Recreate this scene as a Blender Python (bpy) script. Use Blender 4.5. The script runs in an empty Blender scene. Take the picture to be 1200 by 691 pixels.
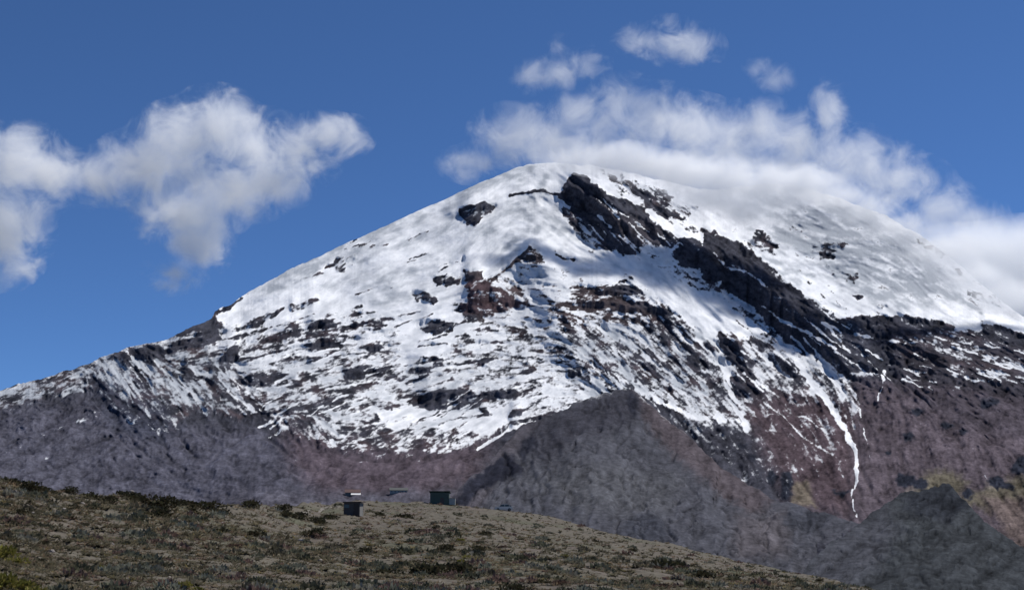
import bpy, math, random
import numpy as np
from mathutils import Vector

# ------------------------------------------------------------------ camera, sky, sun, exposure
sc = bpy.context.scene
W, H, F = 1200.0, 691.0, 1563.0            # photo size and focal length in photo pixels
HORIZON = 660.0                            # photo row of the eye level
PITCH = math.atan((HORIZON - H / 2) / F)
cam_d = bpy.data.cameras.new('camera')
cam_d.sensor_width = 36.0
cam_d.lens = 36.0 * F / W
cam_d.clip_start, cam_d.clip_end = 0.5, 90000.0
cam = bpy.data.objects.new('camera', cam_d)
cam.location = (0, 0, 0)
cam.rotation_euler = (math.pi / 2 + PITCH, 0, 0)
sc.collection.objects.link(cam)
sc.camera = cam

SUN_EL, SUN_AZ = math.radians(56), math.radians(60)     # azimuth from +Y (view) towards +X (right)
world = bpy.data.worlds.new('World')
sc.world = world
world.use_nodes = True
wn, wl = world.node_tree.nodes, world.node_tree.links
bg = wn['Background']
sky = wn.new('ShaderNodeTexSky')
sky.sky_type = 'NISHITA'
sky.sun_disc = False
sky.sun_elevation, sky.sun_rotation = SUN_EL, SUN_AZ
sky.altitude = 4400
sky.air_density, sky.dust_density, sky.ozone_density = 0.90, 0.0, 10.0
hs = wn.new('ShaderNodeHueSaturation')
hs.inputs['Saturation'].default_value, hs.inputs['Value'].default_value = 1.03, 1.08
wl.new(sky.outputs[0], hs.inputs['Color'])
wl.new(hs.outputs[0], bg.inputs[0])
bg.inputs[1].default_value = 0.102

sun_d = bpy.data.lights.new('sun', 'SUN')
sun_d.energy, sun_d.angle, sun_d.color = 5.0, math.radians(0.53), (1.0, 0.965, 0.91)
sun = bpy.data.objects.new('sun', sun_d)
sdir = Vector((math.cos(SUN_EL) * math.sin(SUN_AZ), math.cos(SUN_EL) * math.cos(SUN_AZ), math.sin(SUN_EL)))
sun.rotation_euler = sdir.to_track_quat('Z', 'Y').to_euler()
sun.location = (300, -100, 400)
sc.collection.objects.link(sun)

sc.view_settings.view_transform = 'Standard'
sc.view_settings.look = 'None'
sc.view_settings.exposure = 0.0
sc.view_settings.gamma = 1.0
sc.view_settings.use_curve_mapping = False
sc.render.engine = 'CYCLES'
cy = sc.cycles
cy.max_bounces, cy.diffuse_bounces, cy.glossy_bounces = 12, 2, 1
cy.volume_bounces = 10
cy.transparent_max_bounces = 8
cy.use_adaptive_sampling = True
cy.volume_step_rate = 1.0
cy.volume_max_steps = 256

# ------------------------------------------------------------------ helpers
rng = np.random.RandomState(7)
random.seed(7)
col = sc.collection
CP, SP = math.cos(PITCH), math.sin(PITCH)


def ray(u, v):
    up = (H / 2 - v) / F
    return (u - W / 2) / F, CP - up * SP, SP + up * CP


def P(u, v, D):
    """photo pixel + depth along +Y in metres -> world point(s)"""
    x, y, z = ray(np.asarray(u, float), np.asarray(v, float))
    k = D / y
    return np.stack(np.broadcast_arrays(x * k, D, z * k), -1)


_T = [np.random.RandomState(100 + i).rand(256, 256) * 2 * np.pi for i in range(6)]
_TC = [(np.cos(t), np.sin(t)) for t in _T]


def gnoise(x, y, seed=0):
    c, s = _TC[seed % 6]
    x = x + seed * 17.31; y = y + seed * 9.17
    xi = np.floor(x).astype(np.int64); yi = np.floor(y).astype(np.int64)
    fx = x - xi; fy = y - yi
    w = lambda f: f * f * f * (f * (f * 6 - 15) + 10)
    wx, wy = w(fx), w(fy)
    x0, x1, y0, y1 = xi & 255, (xi + 1) & 255, yi & 255, (yi + 1) & 255
    g = lambda a, b, dx, dy: c[a, b] * dx + s[a, b] * dy
    n0 = g(x0, y0, fx, fy) * (1 - wx) + g(x1, y0, fx - 1, fy) * wx
    n1 = g(x0, y1, fx, fy - 1) * (1 - wx) + g(x1, y1, fx - 1, fy - 1) * wx
    return (n0 * (1 - wy) + n1 * wy) * 1.5


def fbm(x, y, octv=4, gain=0.55, seed=0):
    a, t, n = 1.0, 0.0, 0.0
    for i in range(octv):
        t = t + a * gnoise(x * 2.03 ** i, y * 2.03 ** i, seed + i)
        n += a * a
        a *= gain
    return t / math.sqrt(n)


def sstep(a, b, x):
    t = np.clip((x - a) / (b - a), 0, 1)
    return t * t * (3 - 2 * t)


def poly_sd(px, py, pts):
    """signed distance in pixels to a polygon, positive inside"""
    pts = np.asarray(pts, float)
    d = np.full(px.shape, 1e9); inside = np.zeros(px.shape, bool)
    n = len(pts)
    for i in range(n):
        ax, ay = pts[i]; bx, by = pts[(i + 1) % n]
        ex, ey = bx - ax, by - ay
        t = np.clip(((px - ax) * ex + (py - ay) * ey) / (ex * ex + ey * ey + 1e-9), 0, 1)
        d = np.minimum(d, (px - ax - t * ex) ** 2 + (py - ay - t * ey) ** 2)
        if ay != by:
            c = (ay > py) != (by > py)
            inside ^= c & (px < (bx - ax) * (py - ay) / (by - ay) + ax)
    d = np.sqrt(d)
    return np.where(inside, d, -d)


def line_d(px, py, pts):
    d = np.full(px.shape, 1e9)
    for (ax, ay), (bx, by) in zip(pts[:-1], pts[1:]):
        ex, ey = bx - ax, by - ay
        t = np.clip(((px - ax) * ex + (py - ay) * ey) / (ex * ex + ey * ey + 1e-9), 0, 1)
        d = np.minimum(d, (px - ax - t * ex) ** 2 + (py - ay - t * ey) ** 2)
    return np.sqrt(d)


def crop(u0, v0, s, pts):
    return [(u0 + x / s, v0 + y / s) for x, y in pts]


def tps(ctrl, U, V):
    """thin-plate surface through (u, v, value) control points"""
    c = np.array(ctrl, float); x = c[:, :2] / 400.0
    def k(r2): return 0.5 * r2 * np.log(r2 + 1e-12)
    n = len(c)
    K = k(((x[:, None] - x[None]) ** 2).sum(-1)) + np.eye(n) * 0.004
    Q = np.c_[np.ones(n), x]
    A = np.block([[K, Q], [Q.T, np.zeros((3, 3))]])
    w = np.linalg.solve(A, np.r_[c[:, 2], 0, 0, 0])
    u, v = U / 400.0, V / 400.0
    o = w[n] + w[n + 1] * u + w[n + 2] * v
    for i in range(n):
        o = o + w[i] * k((u - x[i, 0]) ** 2 + (v - x[i, 1]) ** 2)
    return o


def tag(o, label=None, cat=None, group=None, kind=None):
    if label: o['label'] = label
    if cat: o['category'] = cat
    if group: o['group'] = group
    if kind: o['kind'] = kind
    return o


def mesh_np(name, verts, faces, mats=(), smooth=False, attrs=None):
    me = bpy.data.meshes.new(name)
    verts = np.asarray(verts, np.float32).reshape(-1, 3)
    faces = np.asarray(faces, np.int32)
    nf, k = faces.shape
    me.vertices.add(len(verts)); me.vertices.foreach_set('co', verts.ravel())
    me.loops.add(nf * k); me.loops.foreach_set('vertex_index', faces.ravel())
    me.polygons.add(nf); me.polygons.foreach_set('loop_start', np.arange(0, nf * k, k, dtype=np.int32))
    try:
        me.polygons.foreach_set('loop_total', np.full(nf, k, np.int32))
    except Exception:
        pass
    me.update(calc_edges=True)
    if smooth:
        me.polygons.foreach_set('use_smooth', np.ones(nf, bool))
    for an, (ty, data) in (attrs or {}).items():
        a = me.attributes.new(an, ty, 'POINT')
        if ty == 'FLOAT':
            a.data.foreach_set('value', np.asarray(data, np.float32).ravel())
        else:
            d = np.asarray(data, np.float32).reshape(-1, 3)
            a.data.foreach_set('color', np.c_[d, np.ones(len(d), np.float32)].ravel())
    for m in mats: me.materials.append(m)
    return me


def link(name, me, parent=None):
    o = bpy.data.objects.new(name, me)
    col.objects.link(o)
    if parent: o.parent = parent
    return o


def grid_faces(nr, nc):
    i = np.arange(nr * nc).reshape(nr, nc)
    return np.stack([i[:-1, :-1], i[:-1, 1:], i[1:, 1:], i[1:, :-1]], -1).reshape(-1, 4)


def new_mat(name):
    m = bpy.data.materials.new(name); m.use_nodes = True
    nt = m.node_tree; b = nt.nodes['Principled BSDF']
    b.inputs['Specular IOR Level'].default_value = 0.15
    return m, nt, b


def N(nt, t, **kw):
    n = nt.nodes.new(t)
    for k, v in kw.items(): setattr(n, k, v)
    return n


def simple_mat(name, c, rough=0.8, var=0.25, scale=3.0, metal=0.0, spec=0.2, bump=0.0):
    """plain colour broken up by a little noise"""
    m, nt, b = new_mat(name)
    tc = N(nt, 'ShaderNodeTexCoord')
    no = N(nt, 'ShaderNodeTexNoise'); no.inputs['Scale'].default_value = scale; no.inputs['Detail'].default_value = 5
    nt.links.new(tc.outputs['Object'], no.inputs['Vector'])
    mr = N(nt, 'ShaderNodeMapRange')
    mr.inputs['To Min'].default_value, mr.inputs['To Max'].default_value = 1 - var, 1 + var
    nt.links.new(no.outputs['Fac'], mr.inputs['Value'])
    vm = N(nt, 'ShaderNodeVectorMath', operation='SCALE'); vm.inputs[0].default_value = c
    nt.links.new(mr.outputs[0], vm.inputs['Scale'])
    nt.links.new(vm.outputs[0], b.inputs['Base Color'])
    b.inputs['Roughness'].default_value = rough; b.inputs['Metallic'].default_value = metal
    b.inputs['Specular IOR Level'].default_value = spec
    if bump:
        bp = N(nt, 'ShaderNodeBump'); bp.inputs['Strength'].default_value = bump
        nt.links.new(no.outputs['Fac'], bp.inputs['Height']); nt.links.new(bp.outputs[0], b.inputs['Normal'])
    return m


def attr_mat(name, amp=0.25, scale=1.0, rough=0.9, trans=0.0):
    """colour from the 'tint' attribute with fine grain"""
    m, nt, b = new_mat(name)
    at = N(nt, 'ShaderNodeAttribute', attribute_name='tint')
    ge = N(nt, 'ShaderNodeNewGeometry')
    no = N(nt, 'ShaderNodeTexNoise'); no.inputs['Scale'].default_value = scale; no.inputs['Detail'].default_value = 6
    nt.links.new(ge.outputs['Position'], no.inputs['Vector'])
    mr = N(nt, 'ShaderNodeMapRange')
    mr.inputs['From Min'].default_value, mr.inputs['From Max'].default_value = 0.25, 0.75
    mr.inputs['To Min'].default_value, mr.inputs['To Max'].default_value = 1 - amp, 1 + amp
    nt.links.new(no.outputs['Fac'], mr.inputs['Value'])
    vm = N(nt, 'ShaderNodeVectorMath', operation='SCALE')
    nt.links.new(at.outputs['Color'], vm.inputs[0]); nt.links.new(mr.outputs[0], vm.inputs['Scale'])
    nt.links.new(vm.outputs[0], b.inputs['Base Color'])
    b.inputs['Roughness'].default_value = rough
    b.inputs['Specular IOR Level'].default_value = 0.08
    if trans:                                            # thin blades let light through
        tr = N(nt, 'ShaderNodeBsdfTranslucent'); mx = N(nt, 'ShaderNodeMixShader'); mx.inputs[0].default_value = trans
        nt.links.new(vm.outputs[0], tr.inputs['Color'])
        nt.links.new(b.outputs[0], mx.inputs[1]); nt.links.new(tr.outputs[0], mx.inputs[2])
        nt.links.new(mx.outputs[0], nt.nodes['Material Output'].inputs['Surface'])
    return m


def mountain_mat(name):
    """rock tint and snow cover meet along a noisy edge; snow carries its own dirt and some painted shade"""
    m, nt, b = new_mat(name)
    L = nt.links.new
    ge = N(nt, 'ShaderNodeNewGeometry')
    def noise(scale, det=6, rough=0.6):
        n = N(nt, 'ShaderNodeTexNoise'); n.inputs['Scale'].default_value = scale
        n.inputs['Detail'].default_value = det; n.inputs['Roughness'].default_value = rough
        L(ge.outputs['Position'], n.inputs['Vector']); return n.outputs['Fac']
    def rmap(sock, a, c, d, e):
        r = N(nt, 'ShaderNodeMapRange'); L(sock, r.inputs['Value'])
        for i, v in zip(('From Min', 'From Max', 'To Min', 'To Max'), (a, c, d, e)): r.inputs[i].default_value = v
        return r.outputs[0]
    def math_(op, a, c):
        n = N(nt, 'ShaderNodeMath', operation=op)
        for i, s in enumerate((a, c)):
            if isinstance(s, (int, float)): n.inputs[i].default_value = s
            else: L(s, n.inputs[i])
        return n.outputs[0]
    at = N(nt, 'ShaderNodeAttribute', attribute_name='tint')
    sn = N(nt, 'ShaderNodeAttribute', attribute_name='snow')
    sf = N(nt, 'ShaderNodeAttribute', attribute_name='soft')
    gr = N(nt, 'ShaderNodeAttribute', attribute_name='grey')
    f = math_('ADD', sn.outputs['Fac'], rmap(noise(0.07, 4), 0.25, 0.75, -0.22, 0.22))
    lo = math_('MULTIPLY', sf.outputs['Fac'], -1.0)
    r = N(nt, 'ShaderNodeMapRange'); r.interpolation_type = 'SMOOTHSTEP'
    L(f, r.inputs['Value']); L(lo, r.inputs['From Min']); L(sf.outputs['Fac'], r.inputs['From Max'])
    rk = N(nt, 'ShaderNodeVectorMath', operation='SCALE')
    L(at.outputs['Color'], rk.inputs[0]); L(rmap(noise(0.06, 8, 0.85), 0.28, 0.72, 0.45, 1.55), rk.inputs['Scale'])
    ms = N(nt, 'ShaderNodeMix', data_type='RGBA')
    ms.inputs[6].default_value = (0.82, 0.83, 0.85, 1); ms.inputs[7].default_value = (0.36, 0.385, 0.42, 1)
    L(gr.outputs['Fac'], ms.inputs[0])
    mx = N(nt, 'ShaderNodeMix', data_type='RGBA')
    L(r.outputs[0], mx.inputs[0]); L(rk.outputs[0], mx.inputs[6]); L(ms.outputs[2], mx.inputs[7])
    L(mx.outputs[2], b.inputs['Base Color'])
    b.inputs['Roughness'].default_value = 0.85
    b.inputs['Specular IOR Level'].default_value = 0.0
    bp = N(nt, 'ShaderNodeBump'); bp.inputs['Strength'].default_value = 0.7; bp.inputs['Distance'].default_value = 4.0
    L(noise(0.07, 7, 0.75), bp.inputs['Height']); L(bp.outputs[0], b.inputs['Normal'])
    return m


M_MOUNT = mountain_mat('mountain rock and snow')


# ------------------------------------------------------------------ the mountain
def sheet(name, us, rows_v, D, tint, snow, soft, grey, back, mat=M_MOUNT, dz=None):
    """terrain facing the viewer (rows bottom to skyline) plus its far side"""
    U = np.broadcast_to(us, rows_v.shape)
    front = P(U, rows_v, D)
    if dz is not None: front[..., 2] += dz
    top = front[-1]
    extra = []
    for s, dz in back:
        q = top.copy(); q[:, 1] += s; q[:, 0] *= 1 + s / np.maximum(top[:, 1], 1) * 0.5; q[:, 2] += dz
        extra.append(q)
    low = front[0].copy(); low[:, 1] -= 60; low[:, 2] -= 60
    allv = np.concatenate([low[None], front, np.array(extra)], 0)
    nr, nc = allv.shape[:2]
    pad = lambda a: np.concatenate([a[:1], a, np.repeat(a[-1:], len(extra), 0)], 0)
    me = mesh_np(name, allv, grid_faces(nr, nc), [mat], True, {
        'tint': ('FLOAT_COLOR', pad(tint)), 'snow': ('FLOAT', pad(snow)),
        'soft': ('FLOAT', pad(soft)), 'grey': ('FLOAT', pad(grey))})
    return link(name, me)


def paint(val, px, py, items, warp):
    for pts, v, fe in items:
        pts = np.asarray(pts)
        (x0, y0), (x1, y1) = pts.min(0) - 3 * fe - 12, pts.max(0) + 3 * fe + 12
        m = (px > x0) & (px < x1) & (py > y0) & (py < y1)
        if not m.any(): continue
        sd = poly_sd(px[m], py[m], pts) + warp[m] * min(fe, 4)
        w = sstep(-fe, fe, sd)
        if val.ndim == 3:
            val[m] = val[m] * (1 - w[:, None]) + np.asarray(v)[None] * w[:, None]
        else:
            val[m] = val[m] * (1 - w) + v * w


def stroke(val, px, py, items, warp):
    for pts, width, v in items:
        p = np.asarray(pts)
        (x0, y0), (x1, y1) = p.min(0) - width - 12, p.max(0) + width + 12
        m = (px > x0) & (px < x1) & (py > y0) & (py < y1)
        if not m.any(): continue
        d = line_d(px[m], py[m], pts) + warp[m] * width * 0.35
        w = 1 - sstep(width * 0.3, width * 0.9, d)
        val[m] = val[m] * (1 - w) + v * w


SKY = [(-200, 520), (-60, 475), (0, 456), (30, 447), (60, 440), (100, 428), (130, 414), (150, 407), (170, 402), (193, 397), (225, 384), (248, 374), (252, 366),
       (300, 338), (347, 312), (404, 286), (440, 270), (477, 253), (520, 234), (560, 216), (600, 198), (622, 192), (660, 191), (700, 195),
       (740, 202), (780, 213), (820, 222), (850, 221), (890, 216), (927, 215), (971, 228), (1004, 240), (1040, 254),
       (1077, 275), (1109, 297), (1133, 319), (1166, 347), (1200, 372), (1260, 405), (1400, 480)]
us = np.r_[np.linspace(-160, -5, 36), np.linspace(-1, 1201, 1150), np.linspace(1205, 1360, 36)]
NR = 500
sk = np.interp(us, *zip(*SKY))
sk = sk + fbm(us / 22.0, us * 0 + 3.3, 5, 0.6, 1) * np.interp(us, [0, 300, 500, 700, 900, 1200], [2.6, 2.2, 0.9, 2.0, 1.6, 2.2])
tt = np.linspace(0, 1, NR)[:, None]
VB = 725.0
V = VB + (sk[None] - VB) * tt
U = np.broadcast_to(us[None], V.shape).copy()
CTRL = [(-160, 725, 1550), (300, 725, 1550), (700, 725, 1550), (1100, 725, 1550), (1360, 725, 1550),
        (-160, 600, 2100), (0, 590, 2200), (300, 590, 2150), (500, 590, 2300), (800, 590, 2800), (1000, 590, 2700), (1200, 590, 2600), (1360, 590, 2400),
        (0, 540, 2900), (200, 540, 3000), (400, 540, 3000), (600, 540, 3300), (1000, 540, 3600), (1200, 540, 3300),
        (0, 490, 3600), (150, 480, 3750), (300, 480, 3900), (500, 480, 4250), (740, 480, 4400), (950, 480, 4650), (1200, 480, 4350),
        (0, 456, 4150), (-160, 500, 3900), (170, 402, 4550), (300, 400, 4650), (500, 400, 4850), (700, 400, 4950), (900, 400, 5250), (1100, 400, 5300), (1200, 395, 5250),
        (255, 360, 4950), (355, 303, 5400), (500, 300, 5500), (650, 300, 5600), (800, 300, 5700), (950, 300, 6050), (1110, 297, 6250), (1360, 460, 5500),
        (480, 240, 6000), (600, 240, 6000), (700, 240, 6050), (850, 260, 6250), (950, 250, 6400), (1040, 247, 6500),
        (640, 191, 6550), (780, 210, 6500), (927, 208, 6850), (840, 218, 6700), (1166, 347, 5900)]
D0 = tps(CTRL, U, V)

# direction of the beds, gullies and streaks, in degrees below horizontal towards the right
ANG = [(60, 470, 155), (150, 450, 52), (200, 480, 50), (260, 470, 48), (230, 395, 165), (300, 380, 150), (350, 360, 155), (400, 330, 150), (340, 400, 168),
       (400, 420, 170), (350, 470, 160), (350, 500, 60), (450, 400, 172), (500, 440, 165), (560, 430, 176), (620, 420, 178), (600, 470, 150), (530, 500, 150), (480, 540, 160),
       (560, 300, 140), (600, 340, 30), (640, 350, 10), (480, 280, 160), (560, 230, 155), (680, 240, 40), (760, 260, 40), (700, 360, 0), (700, 400, 40), (760, 430, 42),
       (800, 380, 42), (850, 330, 42), (900, 360, 38), (840, 450, 50), (900, 470, 48), (950, 430, 40), (960, 500, 60), (1000, 500, 75), (1050, 500, 85),
       (1000, 400, 32), (1100, 420, 20), (1180, 400, 20), (1150, 480, 30), (920, 260, 20), (1000, 300, 18), (1080, 330, 35), (1120, 540, 70), (300, 550, 170), (100, 540, 165), (900, 550, 60)]
aa = np.radians([a for _, _, a in ANG])
cx = np.zeros(U.shape); cyy = np.zeros(U.shape); wsum = np.zeros(U.shape)
for (au, av, _), a in zip(ANG, aa):
    w = 1 / ((U - au) ** 2 + (V - av) ** 2 + 300.0) ** 1.6
    cx += w * np.cos(2 * a); cyy += w * np.sin(2 * a)
theta = (np.arctan2(cyy, cx) / 2) % np.pi
K = 12
pos = theta / np.pi * K


def oriented(L, wd, octv, seed):
    """noise drawn out along the local bed direction: length L, width wd in pixels"""
    out = np.zeros(U.shape)
    for k in range(K):
        d = np.abs((pos - k + K / 2) % K - K / 2)
        wt = np.clip(1 - d, 0, 1)
        m = wt > 0
        if not m.any(): continue
        a = k * math.pi / K
        p = U[m] * math.cos(a) + V[m] * math.sin(a); q = -U[m] * math.sin(a) + V[m] * math.cos(a)
        out[m] += wt[m] ** 0.6 * fbm(p / L, q / wd, octv, 0.62, seed + k)
    return out


warp = fbm(U / 9.0, V / 9.0, 3, 0.6, 2)
wx = U + 3.0 * fbm(U / 14.0, V / 11.0, 4, 0.6, 3)
wy = V + 2.5 * fbm(U / 14.0 + 40, V / 11.0, 4, 0.6, 4)
unit = lambda a: (a - a.mean()) / a.std()
No = unit(oriented(24.0, 6.5, 4, 0))
No2 = unit(oriented(13.0, 2.8, 3, 1))
Nb = unit(oriented(80.0, 17.0, 3, 2))
Nf = unit(fbm(U / 5.5, V / 3.8, 4, 0.75, 1))
Nm = unit(fbm(U / 19.0, V / 11.0, 4, 0.6, 5))

B = lambda p: crop(500, 170, 2.469, p)
C = lambda p: crop(850, 250, 2.469, p)
Dc = lambda p: crop(0, 330, 2.469, p)
I = lambda p: crop(200, 330, 2.469, p)
A = lambda p: crop(250, 180, 2.469, p)
H6 = lambda p: crop(620, 330, 4.32, p)
H7 = lambda p: crop(780, 330, 4.32, p)
H8 = lambda p: crop(400, 400, 4.317, p)
HH = lambda p: crop(700, 180, 2.469, p)
G = lambda p: crop(850, 410, 2.46, p)
H5 = lambda p: crop(480, 280, 4.32, p)
H3 = lambda p: crop(100, 340, 4.32, p)

snow = np.full(U.shape, -2.5)
ZONES = [
    # thin dusting right of the spur
    ([(760, 470), (880, 485), (945, 540), (930, 585), (890, 572), (830, 525)], -1.2, 8),
    # everything that carries some snow
    ([(250, 360), (600, 185), (700, 185), (800, 258), (1000, 372), (1030, 430), (960, 450), (880, 500), (735, 457), (600, 497), (470, 515), (330, 500), (280, 440)], 0.75, 4),
    ([(640, 335), (760, 335), (790, 375), (760, 385), (640, 385)], 0.15, 4),
    ([(800, 300), (860, 340), (930, 400), (1000, 430), (1030, 440), (940, 440), (870, 420), (820, 370)], 0.05, 5),
    # thin dusting on the west shoulder
    ([(-200, 530), (-200, 450), (0, 445), (100, 415), (150, 400), (262, 380), (300, 430), (310, 490), (280, 492), (230, 478), (205, 500), (150, 482), (112, 455), (70, 462), (0, 482)], -0.25, 8),
    ([(110, 440), (200, 478), (210, 510), (170, 505), (130, 480)], -0.85, 8),
    # upper snow fields
    ([(248, 370), (253, 350), (300, 320), (400, 265), (500, 215), (590, 180), (660, 170), (700, 180), (705, 230), (668, 250), (692, 300), (740, 332), (640, 335), (622, 290), (600, 310),
      (570, 330), (530, 350), (540, 390), (520, 420), (480, 455), (440, 440), (380, 440), (330, 430), (300, 400), (275, 375)], 1.5, 7),
    ([(250, 395), (310, 385), (420, 360), (470, 385), (470, 430), (520, 420), (545, 385), (645, 378), (662, 400), (735, 457), (600, 497), (540, 515), (470, 512), (400, 515), (330, 500), (300, 470), (270, 440)], 0.08, 8),
    ([(545, 385), (645, 378), (662, 400), (735, 457), (690, 470), (610, 440), (560, 430)], 0.40, 6),
    ([(290, 450), (400, 468), (450, 490), (560, 498), (580, 505), (540, 530), (470, 535), (400, 530), (340, 512)], -0.28, 10),
    (H8([(170, 345), (330, 330), (450, 345), (580, 350), (690, 340), (850, 350), (830, 420), (740, 470), (560, 445), (480, 460), (420, 410), (340, 410), (330, 450), (230, 440)]), 1.4, 2),
    (H8([(430, 450), (560, 450), (740, 470), (650, 530), (440, 560), (370, 520)]), -0.35, 5),
    # streaked slope right of the middle
    ([(640, 385), (700, 372), (765, 372), (800, 402), (840, 440), (880, 500), (860, 500), (810, 492), (770, 470), (738, 457)], 0.30, 5),
    ([(790, 400), (860, 400), (905, 420), (1000, 440), (1010, 480), (985, 525), (930, 520), (880, 500), (840, 470)], -0.42, 8),
    ([(880, 470), (985, 470), (995, 560), (930, 560), (890, 520)], -1.25, 8),
    (HH([(0, 235), (60, 275), (130, 320), (250, 380), (330, 405), (400, 460), (490, 515), (440, 535), (350, 520), (320, 532), (240, 470), (140, 390), (90, 340), (0, 335)]), 1.6, 2.5),
    # east summit glacier
    ([(690, 180), (800, 195), (927, 190), (1004, 215), (1077, 250), (1133, 300), (1166, 330), (1200, 355), (1400, 450), (1400, 500), (1200, 394), (1166, 381), (1157, 404), (1130, 391),
      (1100, 375), (1005, 371), (990, 377), (950, 352), (900, 312), (870, 286), (830, 270), (802, 264), (770, 240), (740, 215)], 1.25, 3),
    ([(1040, 382), (1100, 378), (1200, 405), (1400, 500), (1400, 560), (1200, 455), (1100, 440), (1040, 420)], -0.75, 8),
    (B([(500, 75), (560, 90), (620, 115), (680, 125), (730, 170), (790, 185), (770, 195), (740, 215), (700, 205), (660, 185), (640, 160), (600, 140), (540, 105)]), -0.45, 2.5),
    (B([(120, 385), (180, 390), (230, 420), (250, 450), (300, 470), (260, 478), (190, 480), (150, 505), (100, 490), (85, 470), (120, 450)]), -1.0, 3),
    (B([(230, 420), (300, 428), (400, 452), (420, 472), (300, 474), (250, 455)]), 0.0, 3),
    (B([(300, 290), (325, 300), (345, 340), (300, 345), (260, 345), (230, 360), (200, 388), (190, 390), (230, 345), (270, 320)]), -0.25, 2.5),
    (B([(230, 360), (300, 345), (380, 350), (450, 380), (440, 420), (400, 450), (300, 425), (230, 415)]), 0.55, 3),
    (H6([(600, 110), (750, 170), (864, 260), (864, 420), (780, 400), (760, 300), (680, 300), (620, 240)]), -0.35, 4),
]
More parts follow.
